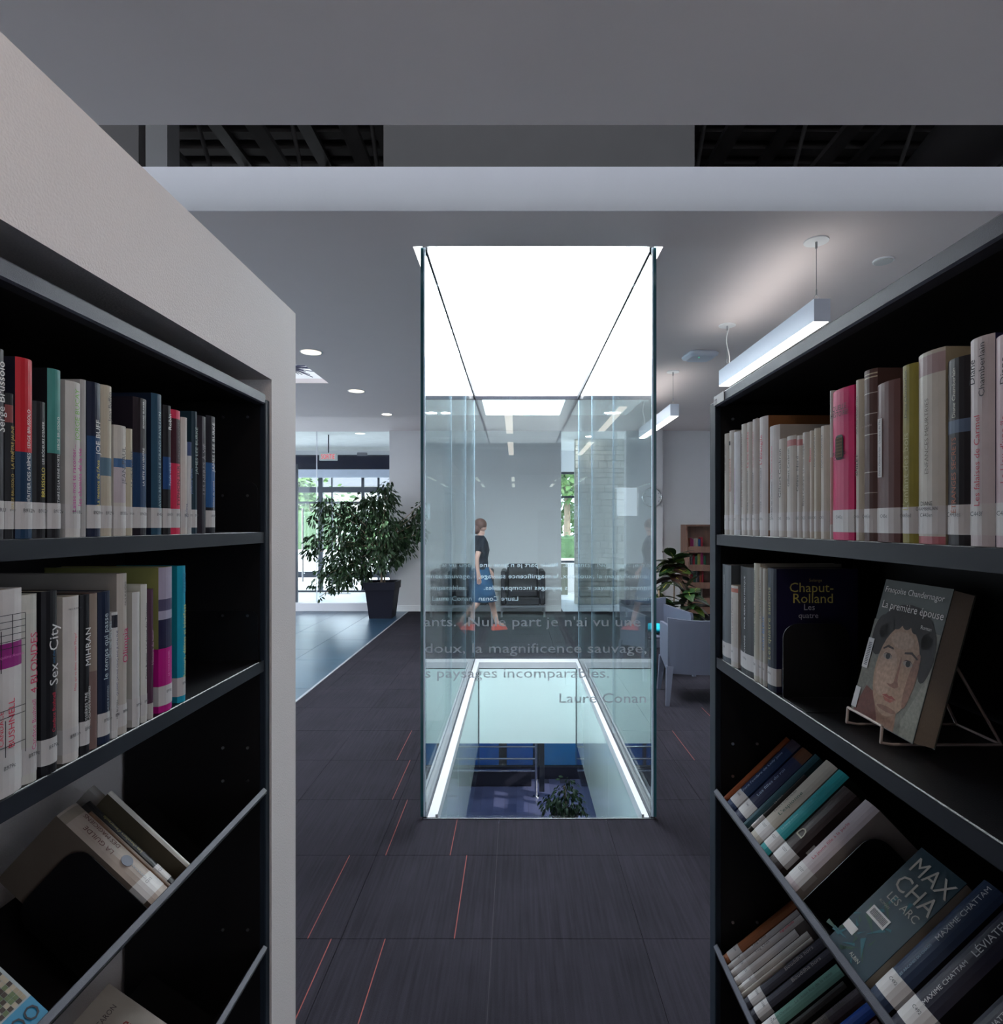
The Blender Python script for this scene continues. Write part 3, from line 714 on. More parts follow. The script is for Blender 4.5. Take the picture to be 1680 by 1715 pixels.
# ------------------------------------------------------------------ books
_cm = {}
def C(c, rough=.32):
    c = tuple(q*.80 for q in c)
    k = (tuple(round(q, 4) for q in c), rough)
    if k not in _cm: _cm[k] = mat('book_cloth_%d' % len(_cm), c, rough+.12, var=.07, vscale=25, coat=0, spec=.2)
    return _cm[k]
def book_parts(root, h, w, t, cover, bands, pages=M_PAGES, ct=.0012, wear=0):
    """local frame: spine faces +x at x=0, cover goes to -x, thickness along y, up is z"""
    b = MB(); prof = [(-w, -t/2), (-.0025, -t/2)]; n = 6; bul = min(.003, t*.12)
    for k in range(1, n): a = k/n; prof.append((-.0025+bul*math.sin(PI*a)+.0025*min(1, 4*min(a, 1-a)), -t/2+t*a))
    prof += [(-.0025, t/2), (-w, t/2), (-w, t/2-ct), (-.003, t/2-ct), (-.003, -t/2+ct), (-w, -t/2+ct)]
    N = len(prof); zs = sorted(set([0, h]+[q*h for bd in bands for q in bd[:2]]))
    mats = [C(cover)]; 
    for k in range(len(zs)-1):
        mid = (zs[k]+zs[k+1])/2/h; mi = 0
        for bd in bands:
            if bd[0] <= mid <= bd[1]:
                m_ = C(bd[2]); 
                if m_ not in mats: mats.append(m_)
                mi = mats.index(m_)
                wrap = len(bd) > 3
        vs = [(p[0], p[1], z_) for z_ in (zs[k], zs[k+1]) for p in prof]
        fs = []; ms = []
        for i in range(N):
            fs.append((i, (i+1) % N, N+(i+1) % N, N+i)); ms.append(mi if (1 <= i <= n) or (mi and any(len(bd) > 3 and bd[0] <= mid <= bd[1] for bd in bands)) else 0)
        b.add(vs, fs, ms)
    for z_, rev in ((0, True), (h, False)):
        vs = [(p[0], p[1], z_) for p in prof]; L_ = N
        # C-shaped end as three quads
        fs = [(0, 1, L_-2, L_-1), tuple([1]+list(range(2, n+2))+[L_-3, L_-2])[:], (n+1, n+2, n+3, n+4)]
        fs = [(0, 1, N-2+0, N-1), tuple(list(range(1, n+2))+[n+4, n+5]), (n+1, n+2, n+3, n+4)]
        if rev: fs = [f[::-1] for f in fs]
        b.add(vs, fs, 0)
    cv = b.build('cover', mats, root)
    MB().box(-w+.0015, -.0035, -t/2+ct+.0001, t/2-ct-.0001, .0012, h-.0015).build('pages', pages, root)
    return cv
def sticker(root, t, z0, z1, s_='', m_=M_STICK, wrap=.6):
    bul = min(.003, t*.12); n = 6; prof = []
    for k in range(n+1):
        a = k/n; x = -.0025+bul*math.sin(PI*a)+.0025*min(1, 4*min(a, 1-a)); prof.append((x+.0004, (-t/2-.0003)+(t+.0006)*a))
    prof = [(-.012, -t/2-.0003)]+prof+[(-.012, t/2+.0003)]
    N = len(prof); vs = [(p[0], p[1], z_) for z_ in (z0, z1) for p in prof]
    lb = MB().add(vs, [(i, i+1, N+i+1, N+i) for i in range(N-1)]).build('spine_label', m_, root)
    if s_: text(s_, M_INK, lb, (bul+.0014, 0, z0+(z1-z0)*.68), (0, 1, 0), (0, 0, 1), t*.72, .005)
    return lb
ORD = ['', 'first', 'second', 'third', 'fourth', 'fifth', 'sixth', 'seventh', 'eighth', 'ninth', 'tenth', 'eleventh', 'twelfth', 'thirteenth', 'fourteenth', 'fifteenth', 'sixteenth', 'seventeenth', 'eighteenth', 'nineteenth', 'twentieth', 'twenty-first', 'twenty-second', 'twenty-third', 'twenty-fourth', 'twenty-fifth', 'twenty-sixth']
def book(loc, rot, h, t, w, label, cover, bands=(), texts=(), lab='', group=None, labz=(.012, .046), pages=M_PAGES):
    root = thing('book', label, 'book', loc, rot, group)
    book_parts(root, h, w, t, cover, bands, pages)
    bul = min(.003, t*.12)
    for tx in texts:
        s_, a, b_, col, fr = tx[:5]; off = tx[5] if len(tx) > 5 else 0; horiz = len(tx) > 6
        if horiz: text(s_, C(col, .5), root, (bul+.0011, off*t, (a+b_)/2*h), (0, 1, 0), (0, 0, 1), t*.82, (b_-a)*h)
        else: text(s_, C(col, .5), root, (bul+.0011-.9*abs(off)*bul, off*t, (a+b_)/2*h), (0, 0, 1), (0, -1, 0), (b_-a)*h*.98, t*fr)
    if lab: sticker(root, t, labz[0], labz[1], lab)
    return root

W_, K_, CR_, GO_ = (.66, .64, .62), (.012, .012, .016), (.58, .54, .46), (.55, .42, .12)
NV, TEAL, DG = (.012, .03, .085), (.06, .26, .24), (.05, .05, .06)
WT = (.75, .75, .75); YT = (.75, .62, .1); BKT = (.02, .02, .03); RT = (.65, .03, .08)
G1 = 'books on the upper left shelf'
# (px of spine left edge, right edge at the shelf, y of the spine's top, description, cover, bands, texts, width, label)
left1 = [
 (-14, 11, 585, 'tall dark grey laminated', DG, [], [('Serge Brussolo', .55, .95, WT, .5)], .14, 'BRU'),
 (13, 27, 660, 'small black book with gold lettering', K_, [(.80, .92, (.25, .06, .06))], [('SERGE BRUSSOLO', .20, .45, GO_, .5), ('LA FENÊTRE JAUNE', .48, .78, GO_, .5)], .11, 'B912f'),
 (28.5, 57, 602, 'thick book with red upper spine', (.02, .02, .035), [(.48, 1, (.55, .015, .03)), (.0, .48, (.012, .04, .09))], [("L'HÉRITIER DES ABÎMES", .17, .48, WT, .38), ('SERGE BRUSSOLO', .50, .72, WT, .3)], .15, 'B912h'),
 (59, 81, 674, 'black book with yellow author name', K_, [], [('BRUSSOLO', .30, .52, YT, .5), ("LES RÔDEURS D'ENFER", .54, .86, WT, .3)], .11, 'B912r'),
 (82.5, 104.5, 620, 'black book with teal upper spine', K_, [(.50, 1, TEAL)], [('LE VESTIAIRE DE LA REINE MORTE', .14, .50, WT, .34), ('SERGE BRUSSOLO', .52, .72, WT, .3)], .15, 'B912v'),
 (113, 138, 641, 'white book with green and magenta lettering', (.50, .48, .46), [(.0, 1, (.60, .58, .56))], [('JORGE BUCAY', .62, .96, (.25, .55, .12), .5), ('Laisse-moi te raconter...', .16, .60, (.60, .03, .35), .34, -.2), ('les chemins de la vie', .20, .58, (.60, .03, .35), .32, .2)], .14, 'B918L'),
 (138.7, 147.5, 637, 'plain grey-white', (.42, .41, .41), [], [], .19, ''),
 (148.5, 171.5, 642, 'dark blue with yellow title', (.01, .015, .04), [(.2, .65, (.01, .05, .14))], [('La menace de l\'Axe', .20, .50, YT, .36), ('JOE BUFF', .53, .76, WT, .34)], .15, 'B929m'),
 (172.5, 191, 647, 'cream book with worn blue patch', (.45, .40, .30), [(.40, .52, (.10, .18, .25)), (0, .4, (.50, .45, .36)), (.52, 1, (.50, .45, .36))], [('Jean Buffen', .76, .96, (.08, .08, .1), .42)], .14, 'B929n'),
 (193.5, 214, 714, 'short cream with lilac band', (.55, .52, .48), [(.30, .62, (.50, .44, .48)), (.62, .70, (.06, .14, .3))], [('JEAN-PAUL', .32, .96, (.1, .1, .12), .3)], .11, 'B933a'),
 (214.8, 225, 719, 'thin short cream and blue', (.08, .2, .3), [(0, 1, (.52, .47, .36)), (.64, .71, (.06, .14, .3))], [('LA VIE EN ROSE', .3, .95, (.08, .1, .15), .4)], .11, 'B933b'),
 (226.5, 249.5, 668, 'dark blue-black with white title', (.015, .012, .02), [(.15, .6, (.01, .04, .11)), (.6, 1, (.02, .014, .02))], [('LA BÊTE AU VENTRE', .36, .64, WT, .42), ('EDWARD BUNKER', .78, .98, WT, .28)], .16, 'B942b'),
 (256, 273, 661, 'tall dark teal blue', (.01, .018, .04), [(0, 1, (.02, .07, .12))], [('DAVID BRUNN   LE GRAND PAVILLON', .16, .88, (.3, .45, .5), .45)], .19, 'B945g'),
 (274.5, 287, 680, 'slim black with blue title', K_, [(.35, .6, (.01, .06, .2))], [('Fatale vérité', .38, .56, (.4, .6, .9), .5), ('Robin', .80, .95, WT, .4)], .12, 'B947f'),
 (288.5, 305, 688, 'bright red with black title', (.5, .015, .05), [(.0, .57, (.62, .03, .09)), (.57, .93, (.05, .01, .02)), (.93, 1, (.62, .03, .09))], [('TYPHON SUR HONG-KONG', .22, .92, (.03, .01, .02), .55)], .13, 'B951'),
 (306, 315.5, 700, 'slim plain white', (.62, .58, .55), [], [('Zulma', .10, .3, (.1, .1, .2), .4)], .12, 'B955'),
 (316, 321.5, 741, 'short thin white and blue', (.60, .60, .62), [(.85, 1, (.05, .08, .2))], [('Juliette Binet', .35, .8, (.1, .2, .45), .6)], .11, 'B95'),
 (322, 330, 690, 'thin dark teal', (.015, .04, .06), [], [('JAMES LEE BURKE', .4, .96, (.3, .4, .4), .5)], .14, 'B959'),
 (331, 346.5, 698, 'plain black', (.02, .015, .025), [], [('LES NERFS À VIF', .3, .8, (.25, .22, .25), .3)], .14, ''),
 (347.3, 362.5, 698, 'black and blue striped spine', (.012, .012, .02), [(.22, .60, (.02, .10, .28))], [("L'Emblème du croisé", .16, .45, WT, .3), ('JAMES LEE BURKE', .52, .95, WT, .42)], .14, 'B959e'),
]
G2 = 'books on the middle left shelf'
left2 = [
 (-22, 38.5, 988, 'thick white book with black line drawing', (.60, .57, .57), [(.62, .74, (.28, .01, .19))], [('CANDACE', .25, .42, RT, .16, -.22), ('BUSHNELL', .23, .47, RT, .22, .06), ('Cinquième Avenue', .655, .70, (.7, .2, .5), .3, 0, 1)], .16, 'B979c'),
 (41, 67, 996, 'white book with large pink title', (.58, .58, .54), [(.90, .92, (.62, .60, .56))], [('4 BLONDES', .47, .80, (.62, .06, .14), .55), ('Candace Bushnell', .17, .44, (.62, .06, .25), .38)], .14, 'B979q'),
 (71, 97.5, 990, 'black book with white lettering', K_, [], [('Sex', .48, .60, WT, .6), ('and the', .60, .67, (.05, .2, .4), .3), ('City', .67, .82, WT, .6), ('Candace Bushnell', .22, .44, RT, .3)], .14, 'B979s'),
 (109, 136, 999, 'white book with red small title', (.50, .46, .42), [(0, 1, (.62, .59, .57))], [('Mais qui va donc consoler Mingo?', .42, .78, RT, .26, .0), ('PAUL BUSSIÈRES', .90, .95, BKT, .5, 0, 1)], .16, 'B981m'),
 (138.5, 153.5, 996, 'black book with large white title', K_, [], [('MIHRAN', .48, .86, WT, .6), ('MARIE-CLAUDE BUSSIÈRES', .14, .42, WT, .3, .15), ('BUSSIÈRES TRE', .14, .42, WT, .3, -.2)], .15, 'B981'),
 (154.5, 166.5, 994, 'brown-beige mottled', (.20, .13, .12), [(.5, 1, (.30, .24, .20))], [], .14, ''),
 (167.5, 187.5, 991, 'navy with italic white title', (.012, .02, .05), [], [('le temps qui passe', .42, .86, (.55, .65, .7), .42, -.15), ('On ne fait pas', .55, .80, (.5, .6, .65), .3, .2), ('MARIE-CLAUDE BUSSIÈRES', .12, .38, (.5, .55, .6), .34)], .15, 'B981o'),
 (189, 198, 1026, 'short thin white', (.62, .62, .62), [(.88, .98, (.02, .02, .03))], [("QUAND J'AVAIS CINQ ANS JE M'AI TUÉ", .33, .86, (.05, .04, .15), .5), ('HO BUTEN', .15, .3, (.1, .1, .1), .4)], .11, 'B98'),
 (199.5, 215.5, 961, 'tall wide cream book with pink title', (.30, .27, .25), [(0, 1, (.50, .46, .42)), (.13, .15, (.05, .05, .06))], [('Olimpia', .44, .66, (.5, .03, .14), .6), ('PAUL BUSSIÈRES', .80, .95, BKT, .36)], .25, 'B98'),
 (224, 235.5, 992, 'plain white glossy', (.48, .46, .42), [(0, 1, (.60, .60, .60))], [], .14, 'B99d'),
 (238, 247.5, 979, 'white book with thin dark title', (.55, .55, .48), [(0, 1, (.62, .61, .58))], [('Dino Buzzati   Le désert des Tartares', .28, .90, BKT, .4)], .16, 'B99d'),
 (248.5, 259, 987, 'purple-brown', (.08, .03, .06), [(0, .12, (.45, .42, .4))], [('Histoire du tueur', .3, .8, (.5, .3, .4), .35)], .14, ''),
 (268, 290.5, 950, 'tall magenta book with city photograph spine', (.25, .25, .09), [(0, .44, (.48, .01, .22), 1), (.44, .64, (.02, .02, .06)), (.64, .70, (.4, .38, .5)), (.70, .78, (.08, .07, .14)), (.78, 1, (.38, .34, .45))], [('LA TOUR DE BABEL', .24, .42, (.8, .4, .6), .25)], .20, 'B990'),
 (300.5, 313.5, 948, 'bright cyan', (.01, .22, .30), [(0, 1, (.01, .33, .48))], [('Amours, délices et bénéfices', .17, .72, (.75, .7, .2), .42), ('CÉLINE', .80, .95, (.02, .2, .35), .4)], .13, 'B993'),
]
def place_row(rows, X, side, z, where, group, endname, lean=0., labh=(.012, .046)):
    n = len(rows)
    for k, (a, b, yt, desc, cov, bands, texts, w, lab) in enumerate(rows):
        Xs = X+(-.007 if side < 0 else .007)
        Ya, Yb = abs(Xs)*F/abs(a-CX), abs(Xs)*F/abs(b-CX)
        Yc, t = (Ya+Yb)/2, abs(Yb-Ya)*.985
        Yt = Yc; h = EYE-(yt-CY)*Yt/F-z
        idx = (n-k) if side < 0 else (k+1)
        word = '' if 'book' in desc else ' book'
        label = f'{desc}{word}, {ORD[idx]} from the {endname} end, {where}'
        jit = random.uniform(-.002, .001)
        book((Xs+(-1 if side < 0 else 1)*(-jit), Yc, z+.0005), (lean if side < 0 else lean, 0, 0 if side < 0 else PI), h, t, w, label, cov, bands, texts, lab, group, labh)
place_row(left1, XL, -1, LZ1, 'upper left shelf', G1, 'far', lean=0)
place_row(left2, XL, -1, LZ2, 'second left shelf', G2, 'far', lean=0)

G3 = 'books on the upper right shelf'
PW, BR = (.56, .53, .49), (.16, .085, .075)
right1 = [
 (1211.5, 1220, 727, 'cream', (.5, .46, .4), [], [('Tahar Ben Jelloun', .6, .9, BKT, .4)], .14, 'C37'),
 (1220.3, 1228, 722, 'thin off-white', PW, [], [('Benacquista', .4, .75, (.5, .2, .15), .4), ('■', .86, .9, BKT, .5)], .14, 'C37'),
 (1228.5, 1238.5, 724, 'glossy white', (.62, .63, .66), [], [('Didier Van Cauwelaert', .3, .65, (.4, .1, .4), .4)], .15, 'C37'),
 (1240.5, 1250, 711, 'white book with black and red title', PW, [], [('HORS DE MOI  DIDIER VAN CAUWELAERT', .25, .92, (.2, .08, .08), .6)], .14, 'C371h'),
 (1250.4, 1258.5, 708, 'white book with black author name', PW, [], [('DIDIER VAN CAUWELAERT', .2, .58, BKT, .65), ('La vie interdite', .6, .92, RT, .5)], .14, 'C371'),
 (1259.5, 1269, 703, 'white book with dark lettering', (.52, .48, .46), [], [('DIDIER VAN CAUWELAERT', .18, .55, BKT, .6), ('UN OBJET EN SOUFFRANCE', .58, .9, (.4, .05, .08), .4)], .14, 'C371u'),
 (1270, 1284.5, 699, 'white book with brown picture cover', (.28, .12, .05), [(0, 1, (.58, .54, .54))], [('DIDIER VAN CAUWELAERT', .2, .58, BKT, .5), ("L'évangile", .6, .85, RT, .45)], .17, 'C371p'),
 (1286.5, 1303.5, 714, 'wide white book with red title', (.50, .47, .45), [(.88, .90, (.4, .03, .03)), (0, 1, (.56, .53, .52))], [('Didier van Cauwelaert', .18, .50, BKT, .34), ('Les Témoins de la mariée', .52, .82, RT, .3)], .19, 'C371t'),
 (1304, 1316, 736, 'short cream paperback', PW, [], [('Gilbert Cesbron', .4, .9, BKT, .35)], .11, 'C42'),
 (1316.5, 1332, 731, 'cream paperback with red mark', PW, [(.90, .96, (.5, .2, .2))], [('Gilbert Cesbron', .5, .88, BKT, .3)], .11, 'C42v'),
 (1333, 1342.5, 730, 'slim cream paperback with red mark', PW, [(.90, .96, (.5, .2, .2))], [('Céline  Nord', .4, .85, BKT, .4)], .11, 'C42'),
 (1343.2, 1354.5, 725, 'cream paperback with small dark title', PW, [], [('Blaise Cendrars  La main coupée', .3, .9, BKT, .35)], .11, 'C425'),
 (1355.5, 1362.5, 722, 'thin cream paperback', (.58, .53, .46), [], [('Rhum', .7, .85, RT, .5)], .11, 'C43'),
 (1363.5, 1373, 718, 'cream with blue-black title', (.55, .51, .43), [], [('DON QUICHOTTE I', .65, .94, (.08, .1, .16), .5)], .11, 'C43'),
 (1374, 1387.5, 714, 'pale cream', (.58, .54, .48), [], [('DON QUICHOTTE II', .63, .92, (.08, .12, .2), .35)], .11, 'C43'),
 (1388.5, 1393.2, 655, 'thin white', (.62, .60, .60), [(.1, .55, (.60, .35, .35))], [], .15, ''),
 (1393.6, 1429.5, 652, 'crimson pink book with black emblem', (.50, .01, .10), [(0, 1, (.60, .01, .13))], [('BERNARD', .56, .585, BKT, .5, 0, 1), ('CHABAL', .53, .555, BKT, .5, 0, 1), ('QUELLE', .86, .895, BKT, .5, 0, 1), ('HISTOIRE!', .815, .855, BKT, .5, 0, 1)], .16, 'C442q'),
 (1430.5, 1443.5, 637, 'slim cream book with grey title', (.52, .48, .40), [], [('SMILEY', .40, .54, (.12, .11, .1), .5), ('MICHEL DÉSAUTELS', .66, .90, (.2, .18, .16), .4)], .15, 'C443s'),
 (1444.3, 1466, 621, 'brown leather-look with gilt lines', (.10, .055, .05), [(.62, .624, (.6, .55, .5)), (.74, .744, (.6, .55, .5)), (.86, .864, (.6, .55, .5)), (.95, .957, (.55, .48, .35)), (.97, .977, (.55, .48, .35)), (.40, .404, (.5, .45, .4)), (.28, .284, (.5, .45, .4))], [('Les plus belles', .66, .69, (.4, .3, .28), .5, 0, 1)], .17, 'C443d'),
 (1466.8, 1505.5, 641, 'plain brown book with white title strip', (.13, .06, .055), [], [], .17, 'C45e'),
 (1507, 1533.5, 612, 'olive green', (.15, .13, .03), [(0, 1, (.27, .24, .05))], [("L'enfant des bois", .18, .62, (.55, .52, .25), .6), ('Diane Chamberlain', .70, .97, (.08, .08, .03), .4)], .16, 'C443ed'),
 (1534.5, 1580, 590, 'cream with flower picture at top', (.42, .36, .25), [(0, .04, (.45, .15, .17)), (.88, .98, (.36, .26, .27)), (.04, .88, (.56, .53, .48)), (.98, 1, (.5, .46, .4))], [('ENFANCES MEURTRIES', .36, .76, (.2, .18, .16), .28), ('DIANE', .20, .222, BKT, .4, 0, 1), ('CHAMBERLAIN', .172, .196, BKT, .4, 0, 1)], .15, 'C443en'),
 (1581.5, 1620.5, 601, 'black with red-brown title', (.02, .018, .022), [(.60, .67, (.10, .14, .22))], [('ÉTRANGES SECRETS', .17, .58, (.45, .14, .08), .42), ('Diane Chamberlain', .68, .95, (.6, .58, .5), .3)], .15, 'C443es'),
 (1622, 1663.5, 566, 'large white book with red title', (.03, .03, .09), [(0, 1, (.56, .50, .52))], [('Les falaises de Carmel', .19, .63, (.50, .06, .09), .36), ('Diane', .78, .90, BKT, .3, -.22), ('Chamberlain', .71, .97, BKT, .32, .18)], .15, 'C443f'),
 (1664.5, 1712, 560, 'pale pink', (.5, .36, .40), [(0, 1, (.55, .42, .46))], [('Le Lieu d\'une île', .30, .62, (.45, .08, .12), .3), ('Diane', .76, .9, BKT, .25)], .15, 'C443l'),
]
place_row(right1, XR, 1, 1.576, 'upper right shelf', G3, 'far')
G4 = 'books on the middle right shelf'
right2 = [
 (1208.5, 1223, 946, 'tall grey-blue picture', (.10, .12, .14), [], [('CHANDLER', .7, .9, (.5, .5, .5), .3)], .15, 'C45'),
 (1224, 1235, 981, 'short slim off-white', (.55, .52, .48), [(.92, .97, (.5, .15, .1))], [('Les sœurs Ferrand', .4, .85, (.3, .2, .2), .3)], .11, 'C46'),
 (1238, 1261.5, 950, 'black with white block title', (.012, .012, .014), [], [('CHANG', .2, .36, WT, .36), ('POUR RIEN, OU PRESQUE', .42, .92, WT, .32)], .14, 'C456p'),
 (1262, 1271.5, 944, 'tall cream with dark green title', (.52, .50, .42), [], [('Madeleine Chapsal  Conversations', .3, .95, (.06, .1, .08), .5)], .17, 'C46'),
 (1272, 1277.2, 951, 'slim grey-white', (.45, .44, .40), [], [('MANGEZ-MOI', .5, .95, (.2, .2, .2), .6)], .14, 'C46'),
 (1277.6, 1283, 953, 'slim white with blue title', (.5, .5, .46), [], [('NUIT BLEUE', .3, .6, (.05, .2, .5), .6)], .14, 'C46'),
 (1283.8, 1298, 952, 'dark violet-blue face with yellow author name', (.016, .014, .055), [(0, 1, (.02, .03, .05))], [('Les quatre saisons', .25, .85, (.4, .38, .2), .4)], .16, 'C466q'),
]
place_row(right2, XR, 1, 1.274, 'second right shelf', G4, 'far')

def cover_text(root, side, t, items):
    """text lines on the cover at y=side*t/2 ; items: (s, x_center (from spine, negative), z, length, height, colour)"""
    for s_, x, z_, ln_, ht, col in items:
        if side > 0: text(s_, C(col, .5), root, (x, t/2+.0006, z_), (-1, 0, 0), (0, 0, 1), ln_, ht)
        else: text(s_, C(col, .5), root, (x, -t/2-.0006, z_), (1, 0, 0), (0, 0, 1), ln_, ht)
books_now = [o for o in bpy.data.objects if o.get('category') == 'book']
def find(s_): return [o for o in books_now if s_ in o['label']][0]
cq = find('dark violet-blue'); tq = .017
t_here = max(v.co.y for v in [c for c in cq.children if c.name.startswith('cover')][0].data.vertices)
cover_text(cq, 1, 2*t_here, [('Solange', -.078, .218, .030, .006, (.5, .42, .15)), ('Chaput-', -.070, .204, .100, .019, (.85, .75, .18)), ('Rolland', -.073, .183, .098, .019, (.85, .75, .18)), ('Les', -.066, .166, .022, .012, (.8, .8, .85)), ('quatre', -.064, .150, .038, .012, (.8, .8, .85))])
be = thing('bookend', 'black bookend plate with rounded corner before the violet-blue book', 'bookend', (XR+.008, .493*F/(1299.5-CX)-.012, 1.2745), (0, 0, PI))
put('plate', BE, be).scale = (1, 1, .9)
# brown book: title strip; pink book: emblem; cream book: picture at the top
bb = find('plain brown book'); MB().box(.0034, .0040, -.0135, -.0045, .088, .168).build('title_strip', M_STICK, bb)
text("Diane Chamberlain   L'ombre de l'île", C(BKT, .5), bb, (.0044, -.009, .128), (0, 0, 1), (0, -1, 0), .076, .0045)
pk = find('crimson pink'); 
MB().loft([rrect(.011, .019, .007, 0), rrect(.011, .019, .007, .0004)], M=Matrix.Translation((.0036, 0, .142)) @ Matrix(((0,0,1,0),(1,0,0,0),(0,1,0,0),(0,0,0,1)))).build('emblem', C((.03, .04, .03), .5), pk)
e2 = MB()
for k in range(-3, 4): e2.box(.0042, .0045, -.0085, .0085, .142+k*.0048-.0007, .142+k*.0048+.0007)
for k in range(-2, 3): e2.box(.0042, .0045, k*.0036-.0006, k*.0036+.0006, .127, .157)
e2.build('emblem_lines', C((.22, .14, .08), .5), pk)
# line drawing on the thick white book
ld = find('black line drawing'); e3 = MB(); tb = .048
for z_ in (.095, .104, .178, .186, .194, .202, .210, .060, .218): e3.box(.0038, .0041, -.020, .023, z_, z_+.0007)
for (y_, za, zb) in ((-.020, .045, .218), (-.012, .15, .2), (.004, .17, .218), (.023, .045, .218), (-.006, .048, .092)): e3.box(.0038, .0041, y_, y_+.0008, za, zb)
e3.build('line_drawing', C(BKT, .5), ld)

# wire display stand and portrait book
th = math.radians(15)
ps = thing('book', 'book with painted portrait of a dark-haired woman on a wire stand', 'book', (.556, .994, 1.290), (0, 0, 0))
Mr = Matrix.Rotation(PI/2, 4, 'Z')
ps.rotation_mode = 'QUATERNION'
# spine faces +Y (far side), front cover faces -X and up, leaning back by th
Rt = Matrix.Rotation(th, 4, 'Y') @ Matrix.Rotation(PI/2, 4, 'Z')
ps.rotation_quaternion = Rt.to_quaternion(); bt = .033; bh, bw = .225, .156
ps.location = Vector((.556, .994, 1.292)) + Rt @ Vector((0, -bt/2, 0))
book_parts(ps, bh, bw, bt, (.075, .085, .075), [], mat('pages_dim', (.42, .35, .28), .9, var=.1, vscale=200, stretch=(.1, 8, 1)))
def PT(mb, pts, lvl): # pts in cover fractions (u right 0..1, v up 0..1)
    y = bt/2+.0002+.0001*lvl
    vs = [(-u*bw, y, v_*bh) for u, v_ in pts]
    mb.add(vs, [tuple(range(len(vs)))])
def ell(cx, cy, rx, ry, rot=0, n=20, a0=0, a1=2*PI):
    out = []
    for k in range(n+(0 if a1-a0 > 6.2 else 1)):
        a = a0+(a1-a0)*k/n; x, y = rx*math.cos(a), ry*math.sin(a)
        out.append((cx+x*math.cos(rot)-y*math.sin(rot), cy+(x*math.sin(rot)+y*math.cos(rot))))
    return out
def clipu(pts): return [(min(.995, max(.005, u)), min(.995, max(.005, v_))) for u, v_ in pts]
HR = (.03, .022, .020)
art = [
 ('background', (.26, .26, .22), clipu([(.0, .0), (1, 0), (1, .70), (0, .70)]), 0),
 ('patch', (.36, .37, .31), clipu([(.80, .0), (1, 0), (1, .50), (.90, .30), (.78, .10)]), 1),
 ('neck', (.42, .24, .16), clipu([(.26, .0), (.72, .0), (.66, .26), (.28, .34)]), 1),
 ('garment', (.22, .07, .05), clipu([(.04, 0), (.46, 0), (.40, .08), (.28, .20), (.16, .22), (.10, .12)]), 2),
 ('hair', HR, clipu(ell(.52, .64, .42, .21)), 3),
 ('hair', HR, clipu(ell(.17, .60, .13, .15)), 4), ('hair', HR, clipu(ell(.90, .54, .09, .17)), 4),
 ('face', (.56, .36, .25), clipu(ell(.53, .39, .31, .315, -.06, 32)), 5),
 ('cheek', (.66, .45, .33), clipu(ell(.40, .36, .15, .17)), 6), ('brow_light', (.64, .44, .32), clipu(ell(.52, .60, .17, .06)), 6),
 ('shade', (.36, .19, .13), clipu(ell(.78, .36, .055, .19, -.12)), 6), ('shade', (.40, .22, .16), clipu(ell(.55, .125, .15, .018)), 6),
]
for k in range(9):
    a = -.15+k*.43; art.append(('hair', HR, clipu(ell(.53+.33*math.cos(a), .60+.13*abs(math.sin(a)), .075, .055)), 7))
art += [
 ('brow', (.06, .035, .03), [(.27, .515), (.34, .545), (.43, .535), (.43, .522), (.34, .528), (.28, .505)], 8),
 ('brow', (.06, .035, .03), [(.60, .530), (.70, .545), (.80, .512), (.79, .502), (.70, .528), (.60, .517)], 8),
 ('eye', (.46, .38, .32), ell(.37, .468, .070, .022), 8), ('eye', (.46, .38, .32), ell(.68, .462, .070, .022), 8),
 ('eyelid', (.10, .05, .04), [(.295, .472), (.34, .490), (.40, .490), (.445, .470), (.40, .484), (.34, .484)], 9),
 ('eyelid', (.10, .05, .04), [(.605, .468), (.65, .486), (.71, .485), (.755, .463), (.71, .478), (.65, .478)], 9),
 ('pupil', (.015, .012, .012), ell(.375, .468, .034, .021), 9), ('pupil', (.015, .012, .012), ell(.685, .462, .034, .021), 9),
 ('nose', (.34, .17, .12), [(.565, .50), (.585, .47), (.60, .33), (.64, .295), (.585, .275), (.50, .278), (.46, .290), (.52, .296), (.555, .31), (.565, .40)], 8),
 ('mouth', (.40, .10, .08), [(.43, .205), (.50, .222), (.54, .214), (.58, .222), (.65, .205), (.54, .198)], 8), ('mouth', (.52, .17, .12), [(.45, .200), (.54, .196), (.63, .200), (.58, .175), (.50, .175)], 9),
]
for nm, c_, pts, lvl in art:
    m1 = MB(); PT(m1, pts, lvl); m1.build('portrait_'+nm, mat('paint_%s_%d' % (nm, lvl), tuple(q*.62 for q in c_), .6, var=.26, vscale=180, coat=0, spec=.25), ps)
for s_, u, v_, ln_, ht in (('Françoise Chandernagor', .5, .93, .135, .0125), ('La première épouse', .53, .82, .140, .0165), ('Roman', .80, .72, .024, .006)):
    text(s_, C((.85, .82, .78), .5), ps, (-u*bw, bt/2+.0014, v_*bh), (-1, 0, 0), (0, 0, 1), ln_, ht)
bc = MB().box(-.016, -.001, bt/2+.0012, bt/2+.0015, .075, .125).build('barcode_label', M_STICK, ps)
bs = MB()
for k in range(14): bs.box(-.013, -.005, bt/2+.0015, bt/2+.0017, .080+k*.0028, .0812+k*.0028)
bs.build('bars', M_INK, bc)
MB().box(-.014, -.001, bt/2+.0012, bt/2+.0015, .008, .042).build('spine_label', M_STICK, ps)
ws = thing('display_stand', 'cream wire display stand holding the portrait book', 'stand', (.556, .92, 1.2745))
wr = .0022; mw = mat('cream_wire', (.50, .42, .38), .4); b = MB()
